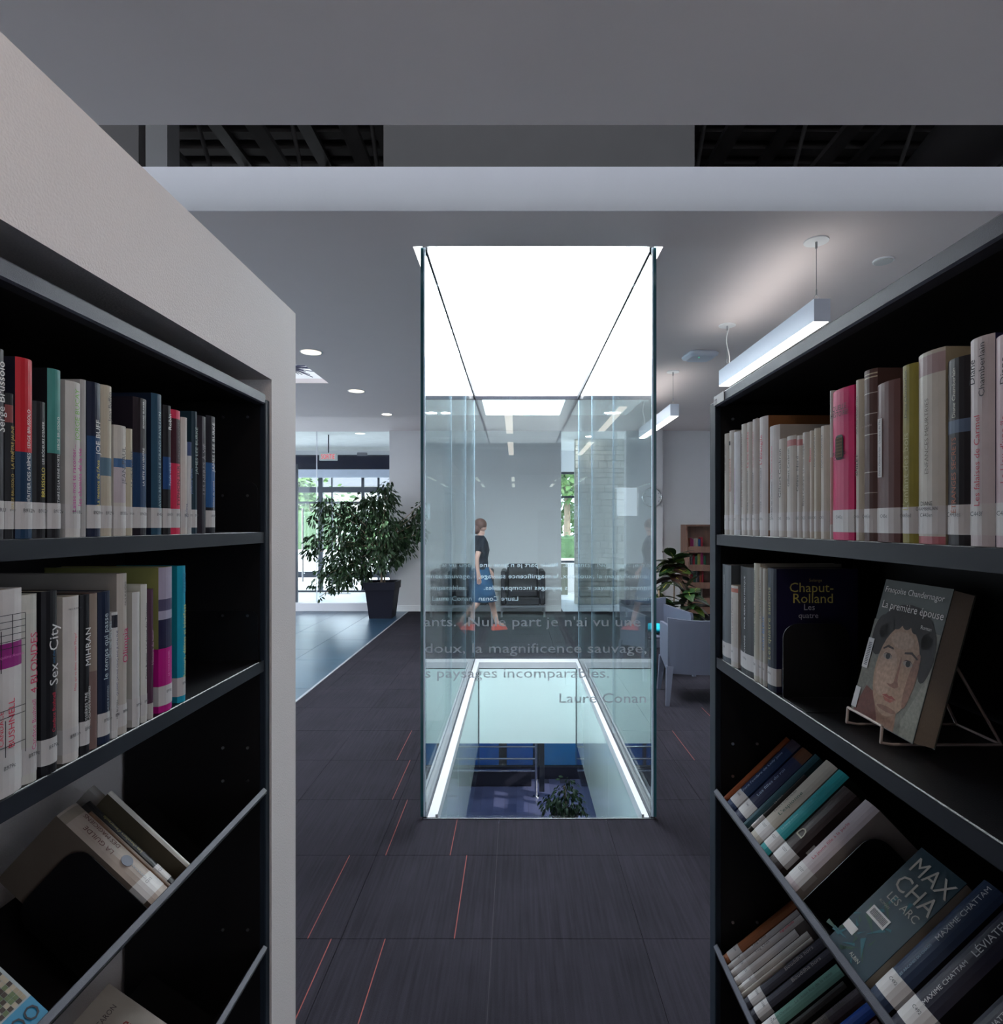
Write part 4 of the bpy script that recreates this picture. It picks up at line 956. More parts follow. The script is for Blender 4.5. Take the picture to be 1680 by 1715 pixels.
for yy in (.045, -.045):
    b.path([(-.020, yy, .030), (-.022, yy, .006), (-.005, yy, .003), (.10, yy, .003), (.155, yy, .003)], wr, 7, 0)
    b.path([(.155, yy, .003), (.075, yy*.7, .155)], wr, 7)
    b.path([(.03, yy, .004), (.075, yy*.7, .155)], wr, 7)
b.path([(.075, -.0315, .155), (.075, .0315, .155)], wr, 7); b.path([(-.020, .045, .030), (-.020, -.045, .030)], wr, 7); b.path([(.155, .045, .003), (.155, -.045, .003)], wr, 7)
b.build('wire_frame', mw, ws)

# books on tilted shelves -------------------------------------------------
def tilted(side, X, Z, th_, Ynear, t, h, w, label, cover, bands=(), texts=(), lab='', group=None, leanx=0, off=.0):
    """Ynear..Ynear+t along the lip; spine leans back by th_"""
    rot = (leanx, -th_, 0 if side < 0 else PI)
    Mx = Euler(rot).to_matrix(); o = Mx @ Vector((-.0045-off, 0, .0008))
    return book((X+o.x, Ynear+t/2, Z+o.z), rot, h, t, w, label, cover, bands, texts, lab, group)
def barcode(root, side, t, x, z_, s_=1.0):
    y0 = side*(t/2+.0004); y1 = side*(t/2+.0008); l = MB().box(x-.022*s_, x+.022*s_, min(y0, y1), max(y0, y1), z_, z_+.022*s_).build('barcode_label', M_STICK, root)
    b2 = MB(); y2 = side*(t/2+.0010)
    for k in range(16): b2.box(x-.018*s_+k*.0023*s_, x-.018*s_+k*.0023*s_+.0011*s_, min(y1, y2), max(y1, y2), z_+.005*s_, z_+.017*s_)
    b2.build('bars', M_INK, l)
def YL(px): return .61*F/(CX-px)
def YR(px): return .493*F/(px-CX)
G5 = 'books on the tilted third left shelf'
lip = 'tilted third left shelf'
tg = YL(277)-YL(261)
gu = tilted(-1, XL, .961, TL3, 1.009, .047, .222, .15, 'thick cream fantasy book with bookend before it, tilted third left shelf', (.14, .11, .09), [(0, 1, (.42, .35, .31)), (.90, .98, (.28, .24, .2))], [('LA GUILDE', .50, .80, (.14, .06, .06), .36, -.18), ('DES MAGICIENS', .50, .88, (.14, .06, .06), .28, .2), ('CANAVAN', .18, .34, (.2, .24, .3), .34)], 'C213', G5)
cover_text(gu, -1, .047, [('TRUDI CANAVAN', -.098, .060, .085, .011, (.05, .015, .01)), ('LA GUILDE', -.105, .040, .06, .011, (.05, .015, .01)), ('DES MAGICIENS', -.10, .020, .085, .011, (.05, .015, .01))])
MB().tube((.0037, 0, .085), (.0041, 0, .085), .011, n=18).build('round_emblem', C((.22, .24, .3), .5), gu)
tilted(-1, XL, .961, TL3, 1.0575, .014, .195, .13, 'worn brown slim book behind the thick cream fantasy book', (.13, .07, .04), [], [], '', G5, 0, .006)
tilted(-1, XL, .961, TL3, 1.0725, .026, .215, .12, 'black book with faint gold title, tilted third left shelf', (.012, .012, .014), [], [('Les chevaliers d\'émeraude', .3, .9, (.28, .24, .08), .25)], 'C21', G5, 0, .016)
tilted(-1, XL, .961, TL3, 1.132, .016, .24, .12, 'off-white slim book half hidden behind the thin olive book', (.38, .35, .33), [], [('d', .8, .9, RT, .4)], '', G5, 0, .03)
b4_ = tilted(-1, XL, .961, TL3, 1.1175, .011, .205, .14, 'thin olive book with bright white spine edge, tilted third left shelf', (.085, .072, .05), [(0, 1, (.66, .66, .62))], [], '', G5)
cover_text(b4_, -1, .011, [('III', -.045, .11, .02, .012, (.03, .025, .02)), ('IIIII', -.045, .07, .035, .014, (.03, .025, .02))])
be2 = thing('bookend', 'black bookend plate before the thick cream fantasy book', 'bookend', (XL, 1.004, .961), (0, -TL3, 0)); put('plate', BEL, be2, (-.012, 0, .001)).scale = (1.3, 1, 1.05)
# face-out book at the near end of the third left shelf
fo = thing('book', 'face-out book with mosaic picture and cyan band, near end of left tilted shelf', 'book', (XL, 0, .961)); fo.rotation_mode = 'QUATERNION'
def faceout(root, side, X, Z, th_, Yfar, w, h, t, cover, bands=()):
    # front cover faces the aisle, leaning back by th_
    if side < 0: R_ = Matrix.Rotation(-th_, 4, 'Y') @ Matrix.Rotation(-PI/2, 4, 'Z')   # +y -> +X, spine -> -Y (near)
    else: R_ = Matrix.Rotation(th_, 4, 'Y') @ Matrix.Rotation(PI/2, 4, 'Z')           # +y -> -X, spine -> +Y (far)
    root.rotation_mode = 'QUATERNION'; root.rotation_quaternion = R_.to_quaternion()
    Y0 = Yfar-w if side < 0 else Yfar
    root.location = Vector((X, Y0, Z)) + R_ @ Vector((0, -t/2-.0045, .001))
    book_parts(root, h, w, t, cover, bands)
faceout(fo, -1, XL, .961, TL3, .785, .15, .21, .02, (.30, .34, .36), [(0, .16, (.01, .18, .33), 1)])
mz = random.Random(2)
mc = [C((.30, .25, .18), .6), C((.05, .035, .03), .6), C((.42, .36, .28), .6), C((.12, .16, .08), .6)]
mm = MB()
for i in range(22):
    for j in range(13):
        u, v_ = .145-i*.0066, .036+j*.0062
        if j > 6+3*math.sin(i*.5) + 2: continue
        mm.add([(-u, .0104+.0002, v_), (-u, .0106, v_+.0058), (-u+.0062, .0106, v_+.0058), (-u+.0062, .0106, v_)], [(0, 1, 2, 3)], mz.randrange(4))
mm.build('mosaic_print', mc, fo)
mg = MB(); mg.add([(-.149, .0107, .115), (-.149, .0107, .145), (-.10, .0107, .135), (-.06, .0107, .12)], [(0, 1, 2, 3)]); mg.build('green_print', C((.03, .14, .11), .5), fo)
text('NOO', C(BKT, .5), fo, (-.115, .0108, .017), (-1, 0, 0), (0, 0, 1), .06, .02)
# face-out cream book on the fourth left shelf
fc = thing('book', 'face-out cream book with red title on the lowest left shelf', 'book', (XL, 0, .581))
faceout(fc, -1, XL, .581, TL4, 1.165, .15, .222, .022, (.36, .31, .27))
for s_, u, v_, ln_, ht, c_ in (('PIERRE CARON', .075, .185, .10, .010, (.08, .06, .06)), ('Marie', .075, .148, .085, .024, (.26, .02, .02)), ('roman', .10, .125, .02, .004, (.1, .1, .1))):
    text(s_, C(c_, .5), fc, (-u, .0118, v_), (-1, 0, 0), (0, 0, 1), ln_, ht)
m1 = MB(); m1.add([(-q[0]*.15, .0117, q[1]*.222) for q in ell(.72, .40, .15, .13)], [tuple(range(20))]); m1.build('printed_figure', C((.05, .045, .05), .5), fc)
m1 = MB(); m1.add([(-q[0]*.15, .0118, q[1]*.222) for q in ell(.76, .42, .06, .07)], [tuple(range(20))]); m1.build('printed_face', C((.22, .20, .19), .5), fc)
# right third shelf
G6 = 'books on the tilted third right shelf'
def rb(pa, pb_, h, w, label, cov, bands=(), texts=(), lab='', leanx=0, Z=.947, th_=TR3, g=None):
    Ya, Yb = YR(pb_), YR(pa); return tilted(1, XR, Z, th_, Ya, (Yb-Ya)*.97, h, w, label, cov, bands, texts, lab, g or G6, leanx)
rb(1208, 1212.5, .21, .14, 'thin orange-edged book at far end, tilted third right shelf', (.28, .07, .02))
rb(1213, 1224.5, .215, .13, 'dark blue book with pale title, first blue one on tilted right shelf', (.012, .03, .09), [(.88, 1, (.05, .04, .06))], [("Dans l'ombre de Lady Jane", .2, .82, (.4, .5, .65), .34)], 'C460')
rb(1226, 1239.5, .215, .13, 'second dark blue book along the tilted third right shelf', (.015, .02, .06), [(.85, 1, (.10, .04, .02))], [('Les filles du roi', .3, .7, (.35, .45, .6), .3)], 'C460')
x_ = rb(1240.5, 1247, .22, .15, 'dark teal book with barcode on its cover, tilted right shelf', (.02, .07, .09), [], [], ''); barcode(x_, 1, (YR(1240.5)-YR(1247))*.97, -.05, .06)
rb(1248, 1251.5, .17, .11, 'small thin black book between teal and cream on tilted right shelf', (.015, .014, .014), [], [('La mort', .3, .8, (.3, .3, .3), .5)], 'C4')
rb(1252, 1267, .225, .12, 'cream book with dark green title, tilted third right shelf', (.30, .26, .21), [(0, 1, (.46, .42, .36))], [("L'espionne", .32, .62, (.03, .1, .08), .32, .15), ('TRACY CHEVALIER', .3, .6, (.1, .1, .1), .22, -.2)], 'C527')
rb(1268, 1281.5, .225, .15, 'bright turquoise spine book, tilted third right shelf', (.03, .045, .04), [(0, 1, (.02, .27, .29))], [('La Vierge en bleu', .25, .45, (.3, .5, .5), .34), ('La nuit du Renard', .5, .8, (.05, .2, .2), .3)], 'C527')
x_ = rb(1283, 1300, .205, .14, 'dark brown book with barcoded cover, beside the white and red one', (.035, .022, .022), [], [('D', .3, .5, (.4, .38, .3), .5)], 'C527'); barcode(x_, 1, (YR(1283)-YR(1300))*.97, -.035, .06)
x_ = rb(1308, 1327, .21, .16, 'white and dark red book before the bookend, tilted third right shelf', (.42, .38, .36), [(0, 1, (.50, .44, .46))], [('La jeune fille à la perle', .3, .75, (.4, .05, .08), .25)], 'C527')
be3 = thing('bookend', 'black bookend plate before the white and dark red book', 'bookend', (XR, YR(1330)-.012, .947), (0, -TR3, PI)); put('plate', BE, be3, (-.012, 0, .001)).scale = (1.25, 1, 1.15)
f0 = thing('book', 'face-out teal and black thriller with white block letters, tilted right shelf', 'book')
faceout(f0, 1, XR, .947, TR3, .952, .098, .205, .02, (.006, .028, .045), [])
for s_, u, v_, ln_, ht, c_ in (('MAX', .056, .178, .080, .034, (.5, .47, .42)), ('CHA', .056, .143, .080, .034, (.5, .47, .42)), ('LES ARC', .056, .116, .078, .013, (.46, .44, .40)), ('ROMAN', .030, .100, .022, .005, (.3, .3, .28)), ('ALBIN', .06, .012, .03, .006, (.4, .4, .35))):
    text(s_, C(c_, .5), f0, (-u, .0108, v_), (-1, 0, 0), (0, 0, 1), ln_, ht)
l_ = MB().box(-.060, -.018, .0102, .0106, .070, .088).build('barcode_label', M_STICK, f0)
b2 = MB()
for k in range(15): b2.box(-.056+k*.0023, -.0549+k*.0023, .0106, .0109, .074, .085)
b2.build('bars', M_INK, l_)
MB().box(-.030, -.004, .0102, .0106, .030, .044).build('spine_label', M_STICK, f0)
bl2 = MB(); rj = random.Random(9)
for k in range(26):
    u, v_ = rj.uniform(.01, .085), rj.uniform(.01, .11); a = rj.uniform(0, 6.3); l = rj.uniform(.012, .035)
    bl2.add([(-u, .0104, v_), (-u-l*math.cos(a), .0104, max(.003, v_+l*math.sin(a))), (-u-l*math.cos(a+.25), .0104, max(.003, v_+l*.9*math.sin(a+.25)))], [(0, 1, 2)], k % 2)
bl2.build('printed_shards', [C((.01, .10, .13), .4), C((.01, .05, .03), .4)], f0)
DK = (.015, .014, .02)
x_ = rb(1449, 1480, .225, .15, 'thick blue-black thriller, farthest of three with upward white author lettering', DK, [(0, 1, (.016, .032, .075))], [('LES ARCANES DU CHAOS', .2, .48, (.2, .3, .4), .24), ('MAXIME CHATTAM', .52, .98, (.50, .52, .56), .36)], 'C492'); barcode(x_, 1, (YR(1449)-YR(1480))*.97, -.06, .03)
x_ = rb(1484, 1520, .228, .15, 'thick black thriller, middle of three with upward white author lettering', DK, [(0, 1, (.018, .018, .036))], [('MAXIME CHATTAM', .2, .55, (.55, .55, .58), .34), ('LÉVIATEMPS', .60, .95, (.55, .55, .58), .34)], 'C492'); barcode(x_, 1, (YR(1484)-YR(1520))*.97, -.06, .03)
x_ = rb(1545, 1590, .228, .15, 'thick black thriller, nearest of three with upward white author lettering', DK, [(0, 1, (.015, .015, .03))], [('MAXIME CHATTAM', .2, .55, (.55, .55, .58), .3), ('LE REQUIEM', .62, .90, (.5, .5, .52), .26, -.2), ('DES ABYSSES', .62, .92, (.5, .5, .52), .26, .2)], 'C492'); barcode(x_, 1, (YR(1545)-YR(1590))*.97, -.06, .03)
rb(1592, 1640, .225, .15, 'dark thriller at the very near end of the tilted right shelf', DK, [(0, 1, (.05, .06, .12))], [('MAXIME CHATTAM', .2, .6, (.5, .5, .5), .3)], 'C492')
# right fourth shelf
G7 = 'books on the lowest right shelf'
def rb4(pa, pb_, h, w, label, cov, bands=(), texts=(), lab=''): return rb(pa, pb_, h, w, label, cov, bands, texts, lab, 0, .565, TR4, G7)
rb4(1207, 1214, .215, .13, 'orange-brown book at far end of the lowest right shelf', (.26, .09, .035), [], [], 'C539')
rb4(1215, 1219, .21, .13, 'thin white book beside the orange-brown one, lowest right shelf', (.50, .48, .48), [], [('Ying Chen', .35, .55, (.1, .1, .1), .5)], 'C5')
rb4(1219.5, 1224.5, .21, .13, 'second thin white book from the orange-brown one, lowest right shelf', (.52, .49, .48), [], [('Ying Chen', .35, .55, (.1, .1, .1), .5), ('ingratitude', .7, .9, RT, .4)], 'C5')
rb4(1225, 1231.5, .18, .13, 'white book with dark cover, middle of the white ones, lowest right shelf', (.03, .02, .02), [(0, 1, (.50, .47, .46))], [], 'C5')
rb4(1232, 1237, .20, .12, 'cream slim book before the two charcoal books, lowest right shelf', (.40, .35, .30), [(0, 1, (.48, .45, .42))], [], 'C5')
rb4(1237.5, 1240.5, .20, .13, 'thinnest off-white book beside the charcoal books, lowest right shelf', (.45, .42, .38), [], [], '')
rb4(1241.5, 1250, .225, .14, 'charcoal book with grey title, farther of two, lowest right shelf', (.018, .017, .022), [(0, 1, (.035, .035, .05))], [('Bouddha hors', .5, .85, (.3, .27, .27), .5)], 'C538')
rb4(1251, 1260, .225, .14, 'charcoal book with grey title, nearer of two, lowest right shelf', (.018, .017, .022), [(0, 1, (.035, .035, .05))], [('Bouddha hors', .5, .85, (.3, .27, .27), .5)], 'C538')
rb4(1264, 1275, .21, .13, 'sea-green book with italic title, lowest right shelf', (.03, .03, .03), [(0, 1, (.10, .22, .18))], [('Alain Chevalier', .18, .4, (.03, .06, .05), .36), ('Le chien fou de la reine', .45, .92, (.05, .09, .08), .34)], 'C531')
x_ = rb4(1277, 1283, .20, .13, 'black book with barcode beside the sea-green one, lowest right shelf', (.014, .013, .013)); barcode(x_, 1, (YR(1277)-YR(1283))*.97, -.04, .08)
rb4(1287, 1297, .225, .13, 'grey-brown book with embossed title, lowest right shelf', (.12, .10, .09), [(.6, 1, (.05, .04, .05))], [('La femme Fille', .35, .8, (.04, .035, .03), .5)], 'C531')
rb4(1300, 1312, .22, .14, 'vivid blue book at near end of the lowest right shelf', (.12, .02, .03), [(0, 1, (.008, .05, .26))], [('Peter Cheyney', .4, .7, (.2, .3, .5), .3)], 'C531')
rb4(1314, 1326, .21, .14, 'mottled reddish book nearest the viewer, lowest right shelf', (.10, .03, .04), [(0, 1, (.09, .05, .06))], [('Jeux', .4, .8, (.3, .3, .3), .4)], 'C5')
# bookend at the upper left shelf
be4 = thing('bookend', 'tall black bookend at the end of the upper left book row', 'bookend', (XL-.01, YL(368), LZ1+.0005)); put('plate', BE, be4)
# books standing at the back of the right unit
for k, (y_, z_, c_, l_) in enumerate(((.74, 1.2745, (.10, .06, .05), 'brown book standing deep behind the portrait book'), (.79, 1.2745, (.30, .28, .26), 'pale book standing deep behind the portrait book'))):
    book((.66+.03*k, y_, z_), (0, 0, PI), .205-.01*k, .03, .13, l_, c_, [], [('LES NUITS', .4, .8, (.4, .3, .3), .3)], '', 'books standing deep on the right shelf')

# ------------------------------------------------------------------ ficus in a planter
rnd = random.Random(21)
fy = 10.35
base = P(641, 1030, fy); sc = fy/F
fic = thing('potted_ficus', 'large leafy ficus in a dark square planter beside the vestibule', 'plant', (base.x, fy, 0))
mb = MB()
def sq(h_, z_): return [(-h_, -h_, z_), (h_, -h_, z_), (h_, h_, z_), (-h_, h_, z_)]
mb.loft([sq(.19, 0), sq(.245, .49), sq(.262, .49), sq(.268, .62), sq(.235, .62), sq(.225, .54)], smooth=False)
mb.build('planter', M_POT, fic); MB().box(-.22, .22, -.22, .22, .50, .56).build('soil', M_SOIL, fic)
blobs = [(530, 905, 18), (520, 925, 14), (560, 880, 22), (545, 850, 20), (575, 915, 34), (600, 870, 34), (612, 905, 38), (590, 940, 36), (560, 950, 26), (540, 965, 15), (575, 970, 22), (610, 955, 26), (640, 860, 32), (645, 825, 16), (652, 810, 8), (625, 850, 24), (650, 900, 34), (640, 935, 26), (670, 890, 22), (675, 915, 24), (690, 880, 20), (700, 860, 14), (705, 845, 8), (700, 895, 16), (660, 930, 16), (666, 940, 10), (545, 985, 7), (525, 980, 8), (558, 985, 9), (528, 870, 10), (535, 1000, 4), (655, 835, 14), (610, 840, 16), (575, 850, 16)]
def loc_(px, py, dy=0): p = P(px, py, fy+dy); return (p.x-base.x, dy, p.z)
cs = [(*loc_(x, y, rnd.uniform(-.3, .3)), r*sc) for x, y, r in blobs]
tag(foliage_mesh('foliage', cs, 5200, .088, .021, M_LEAF, rnd).build('foliage', M_LEAF, fic), None, None, None, 'stuff')
for (ox, oy, sgn) in ((-.03, 0, 1), (.03, .02, -1), (0, -.03, 1)):
    MB().path([(ox, oy, .5), (ox*.5-.01*sgn, oy, .8), (ox-.02*sgn, oy, 1.1), (ox*1.5, oy, 1.35)], .014, 8).build('trunk', M_BARK, fic)
br = MB()
for c_ in cs[::1]:
    m_ = Vector((c_[0]*.45, c_[1]*.4, 1.25+(c_[2]-1.25)*.55)); br.path([(0, 0, 1.1), tuple(m_), c_[:3]], .006, 5)
br.build('branches', M_BARK, fic)

# ------------------------------------------------------------------ armchairs
def armchair(name, x, label):
    t = thing(name, label, 'armchair', (x, 10.35, 0), group='black leather armchairs along the back wall')
    MB().bbox(-.27, .27, -.02, .52, .34, .47, .03).build('seat_cushion', M_LEATHER, t)
    MB().bbox(-.285, .285, -.05, .53, .21, .335, .012).build('seat_base', M_LEATHER, t)
    MB().bbox(-.28, .28, .40, .58, .36, .92, .035, M=Matrix.Rotation(-.06, 4, 'X')).build('back_cushion', M_LEATHER, t)
    for s_ in (-1, 1):
        MB().bbox(min(s_*.29, s_*.385), max(s_*.29, s_*.385), -.05, .58, .21, .80, .022).build('armrest', M_LEATHER, t)
    MB().box(-.385, .385, -.045, -.015, .165, .20).box(-.385, .385, .55, .58, .165, .20).box(-.385, -.355, -.015, .55, .165, .2).box(.355, .385, -.015, .55, .165, .2).build('frame', M_ALU, t)
    for sx in (-.37, .37):
        for yy in (-.03, .565): MB().box(sx-.015, sx+.015, yy-.015, yy+.015, 0, .165).build('leg', M_ALU, t)
    return t
armchair('armchair', P(876, 1000, 10.35).x, 'black leather armchair with chrome legs, fully in view behind the glass')
armchair('armchair', P(788, 1000, 10.35).x, 'black leather armchair with chrome legs behind the walking person')

# ------------------------------------------------------------------ clock, wooden book case, croton
ck = thing('wall_clock', 'round chrome-rimmed wall clock on the far right wall', 'clock', (P(1090, 833, 10.9).x, 10.84, P(1090, 833, 10.9).z))
ck.rotation_euler = (PI/2, 0, 0)
MB().tube((0, 0, -.02), (0, 0, .02), .165, n=36).build('face', mat('clock_face', (.7, .72, .74), .4), ck)
n = 36; MB().loft([[(r*math.cos(2*PI*k/n), r*math.sin(2*PI*k/n), z_) for k in range(n)] for r, z_ in ((.163, .018), (.165, .04), (.18, .035), (.182, -.02))], cap=False).build('rim', M_CHROME, ck)
b = MB()
for k in range(12): a = PI*k/6; b.tube((.13*math.sin(a), .13*math.cos(a), .021), (.15*math.sin(a), .15*math.cos(a), .021), .004, n=5)
b.build('hour_marks', M_INK, ck)
MB().tube((0, 0, .026), (.085, .03, .026), .006, n=6).build('hour_hand', M_INK, ck); MB().tube((0, 0, .028), (-.11, .02, .028), .004, n=6).build('minute_hand', M_INK, ck)

bx = P(1158, 880, 10.55)
kc = thing('wooden_book_display', 'walnut book display rack against the far right wall', 'bookcase', (2.99, 10.45, 0))
H = 1.60
prof = [(-.05, 0), (.42, 0), (.42, H), (.10, H), (.10, H-.10), (-.05, .90)]
for x in (0., .86): MB().prism([(p[0], p[1]) for p in prof], 'x', x, x+.03).build('side_panel', M_WOOD, kc)
MB().box(.03, .86, .40, .42, .05, H).build('back_panel', M_WOOD, kc)
MB().box(.03, .86, .10, .40, H-.03, H-.001).build('top_panel', M_WOOD, kc)
lv = (.30, .57, .88, 1.20)
for z_ in (.14,)+lv:
    s_ = MB().box(.031, .859, 0, .40, z_-.02, z_).build('shelf', M_WOOD, kc)
    MB().box(.031, .859, -.02, 0, z_-.09 if z_ > .2 else z_-.1, z_+.02).build('front_rail', M_WOOD, s_)
kb = random.Random(12); cols = [(.30, .02, .04), (.35, .32, .28), (.02, .02, .03), (.02, .10, .06), (.02, .08, .2), (.3, .28, .08), (.3, .03, .12), (.15, .15, .17), (.25, .06, .03)]
cn = ['crimson', 'cream', 'black', 'green', 'blue', 'yellow', 'magenta', 'grey', 'orange']
rw = ['lowest', 'lower middle', 'upper middle', 'top']
for q, z_ in enumerate(lv):
    x = .05
    for k in range(7):
        w = kb.uniform(.025, .05); h = kb.uniform(.16, .23) if q < 3 else kb.uniform(.14, .2); ci = kb.randrange(9)
        bo = thing('book', f'small {cn[ci]} book, {ORD[k+1]} from the left on the {rw[q]} walnut shelf', 'book', (2.99+x+w/2, 10.45+.12, z_+.0005), (0, 0, -PI/2), 'books in the walnut rack')
        book_parts(bo, h, .14, w, cols[ci], [])
        x += w+.004

def croton(x, y, label, s_=1.0, seed=1, n=26, h0=.55):
    r = random.Random(seed); t = thing('croton_plant', label, 'plant', (x, y, 0))
    MB().loft([[(q*math.cos(2*PI*k/20), q*math.sin(2*PI*k/20), z_) for k in range(20)] for q, z_ in ((.13, 0), (.17, .28), (.18, .28), (.18, .31), (.15, .31), (.14, .26))]).build('pot', M_POT, t)
    MB().path([(0, 0, .25), (.01, 0, h0), (0, 0, h0+.35)], .012).build('stem', M_BARK, t)
    vs, fs = leafmesh(.24*s_, .072*s_, .35, None, 6)
    ms = []
    for nm, c_ in (('a', (.02, .055, .015)), ('b', (.05, .085, .015)), ('c', (.04, .018, .014)), ('d', (.015, .026, .012))):
        b = MB(); b.add(vs, fs, 0); 
        b.add([(-.005, .01, .002), (.005, .01, .002), (.003, .20*s_, -.35*.04-.02*s_), (-.003, .20*s_, -.35*.04-.02*s_)], [(0, 1, 2, 3)], 1)
        ms.append(b.mesh('leaf', [mat('croton_leaf_'+nm, c_, .35, var=.3, vscale=25, coat=.3), mat('croton_vein', (.35, .33, .05), .4)]))
    for k in range(n):
        z_ = h0+.38*(k/n)-.05*(k % 3); a = k*2.4; el = r.uniform(-.3, .9)*(.3+k/n)
        o = put('leaf', ms[r.randrange(4)], t, (0, 0, z_)); o.rotation_euler = (el, r.uniform(-.4, .4), a)
    return t
croton(P(1130, 930, 8.8).x, 8.85, 'tall croton plant with striped leaves beside the walnut rack', 1.3, 2, 44, .80)
croton(P(1150, 990, 7.9).x, 7.85, 'lower green croton plant before the walnut rack', 1.25, 3, 34, .42)
croton(P(1104, 1000, 8.3).x-.1, 7.9, 'yellow-leaved croton plant behind the grey chair', 1.1, 5, 22, .38)

# ------------------------------------------------------------------ grey chairs
def tub_chair(x, y, rz, label):
    t = thing('armchair_plastic', label, 'chair', (x, y, 0), (0, 0, rz))   # faces local +y ; back at -y
    b = MB(); n = 10; o_, i_ = [], []
    for k in range(n+1):
        u = -1+2*k/n; xx = u*.29; bow = -.035*(1-u*u); top = .775-.02*(1-u*u)
        o_.append((xx*1.02, -.25+bow, top)); i_.append((xx*.93, -.235+bow, .275))
    rings = []
    for k in range(n+1):
        xo, yo, zt = o_[k]; xi, yi, zb = i_[k]
        rings.append([(xi, yi, zb), (xo, yo-.02, zt), (xo, yo+.012, zt), (xi, yi+.03, zb)])
    b.loft(rings, smooth=False).build('backrest', M_CHAIR, t)
    b = MB(); b.bbox(-.245, .245, -.22, .26, .415, .445, .008); b.build('seat', M_CHAIR, t)
    MB().bbox(-.25, .25, .235, .262, .33, .415, .006).build('front_apron', M_CHAIR, t)
    for s_ in (-1, 1):
        b = MB(); pts = [(-.24, .28), (.25, .34), (.27, .62), (.26, .665), (-.255, .70)]
        xs = (s_*.262, s_*.292); b.prism(pts, 'x', min(xs), max(xs)); b.build('armrest', M_CHAIR, t)
        for (yy, dy) in ((-.22, -.06), (.23, .04)):
            b = MB(); b.loft([[(s_*.30+.016*a, yy+dy+.016*c, 0) for a, c in ((-1, -1), (1, -1), (1, 1), (-1, 1))], [(s_*.272+.03*a, yy+.03*c, .34) for a, c in ((-1, -1), (1, -1), (1, 1), (-1, 1))]], smooth=False); b.build('leg', M_CHAIR, t)
    return t
tub_chair(1.66, 5.52, -.10, 'grey plastic armchair seen from behind, nearest beside the right shelving')
tub_chair(1.50, 6.45, PI+.35, 'grey plastic armchair facing the aisle with a turquoise cushion')
cu = MB().ball((0, 0, 0), (.19, .17, .045), 16, 8).build('cushion', mat('turquoise_fabric', (.0, .42, .55), .8), None, (1.50, 6.42, .49), (0, .05, .2)); tag(cu, 'bright turquoise cushion on the seat of the far grey chair', 'cushion')

# ------------------------------------------------------------------ person
def skinned(name, nodes, edges, mats, parent, sub=2):
    names = list(nodes); me = bpy.data.meshes.new(name)
    me.from_pydata([nodes[k][0] for k in names], [(names.index(a), names.index(b)) for a, b in edges], [])
    o = bpy.data.objects.new(name, me); COL.objects.link(o)
    o.modifiers.new('skin', 'SKIN'); o.modifiers['skin'].use_smooth_shade = True
    sv = me.skin_vertices[0].data
    for i, k in enumerate(names):
        r = nodes[k][1]; sv[i].radius = (r, r) if not isinstance(r, tuple) else r; sv[i].use_root = (i == 0)
    m_ = o.modifiers.new('sub', 'SUBSURF'); m_.levels = sub; m_.render_levels = sub
    dg = bpy.context.evaluated_depsgraph_get(); m2 = bpy.data.meshes.new_from_object(o.evaluated_get(dg))
    bpy.data.objects.remove(o); m2.name = name; m2.materials.clear()
    for q in mats: m2.materials.append(q)
    return put(name, m2, parent)
pe = thing('person', 'woman walking by in a dark top, blue denim skirt and red shoes', 'person', (P(803, 1058, 8.9).x, 8.9, 0), (0, 0, .35))
nd = {'pel': ((0, 0, .93), .12), 'waist': ((0, 0, 1.06), .105), 'chest': ((.01, 0, 1.22), .12), 'uch': ((0, 0, 1.34), .10), 'neck': ((.005, 0, 1.43), .045), 'neck2': ((.015, 0, 1.48), .045), 'head': ((.03, 0, 1.555), .078), 'crown': ((.025, 0, 1.625), .062),
 'nose': ((.112, 0, 1.555), .012), 'chin': ((.085, 0, 1.50), .028), 'earl': ((.02, .08, 1.56), .015), 'earr': ((.02, -.08, 1.56), .015),
 'shl': ((0, .15, 1.355), .052), 'ell': ((.07, .19, 1.10), .038), 'wrl': ((.20, .17, .92), .025), 'pal': ((.235, .17, .865), .026),
 'shr': ((0, -.15, 1.355), .052), 'elr': ((-.10, -.20, 1.12), .038), 'wrr': ((-.08, -.20, .89), .025), 'par': ((-.075, -.20, .83), .026),
 'hpl': ((0, .085, .88), .09), 'knl': ((.20, .085, .50), .055), 'anl': ((.30, .085, .11), .036), 'tol': ((.42, .085, .045), .03),
 'hpr': ((0, -.085, .88), .09), 'knr': ((-.02, -.085, .48), .055), 'anr': ((-.30, -.085, .20), .036), 'tor': ((-.24, -.085, .06), .028)}
ed = [('pel', 'waist'), ('waist', 'chest'), ('chest', 'uch'), ('uch', 'neck'), ('neck', 'neck2'), ('neck2', 'head'), ('head', 'crown'), ('head', 'nose'), ('neck2', 'chin'), ('head', 'earl'), ('head', 'earr'),
 ('uch', 'shl'), ('shl', 'ell'), ('ell', 'wrl'), ('wrl', 'pal'), ('uch', 'shr'), ('shr', 'elr'), ('elr', 'wrr'), ('wrr', 'par'),
 ('pel', 'hpl'), ('hpl', 'knl'), ('knl', 'anl'), ('anl', 'tol'), ('pel', 'hpr'), ('hpr', 'knr'), ('knr', 'anr'), ('anr', 'tor')]
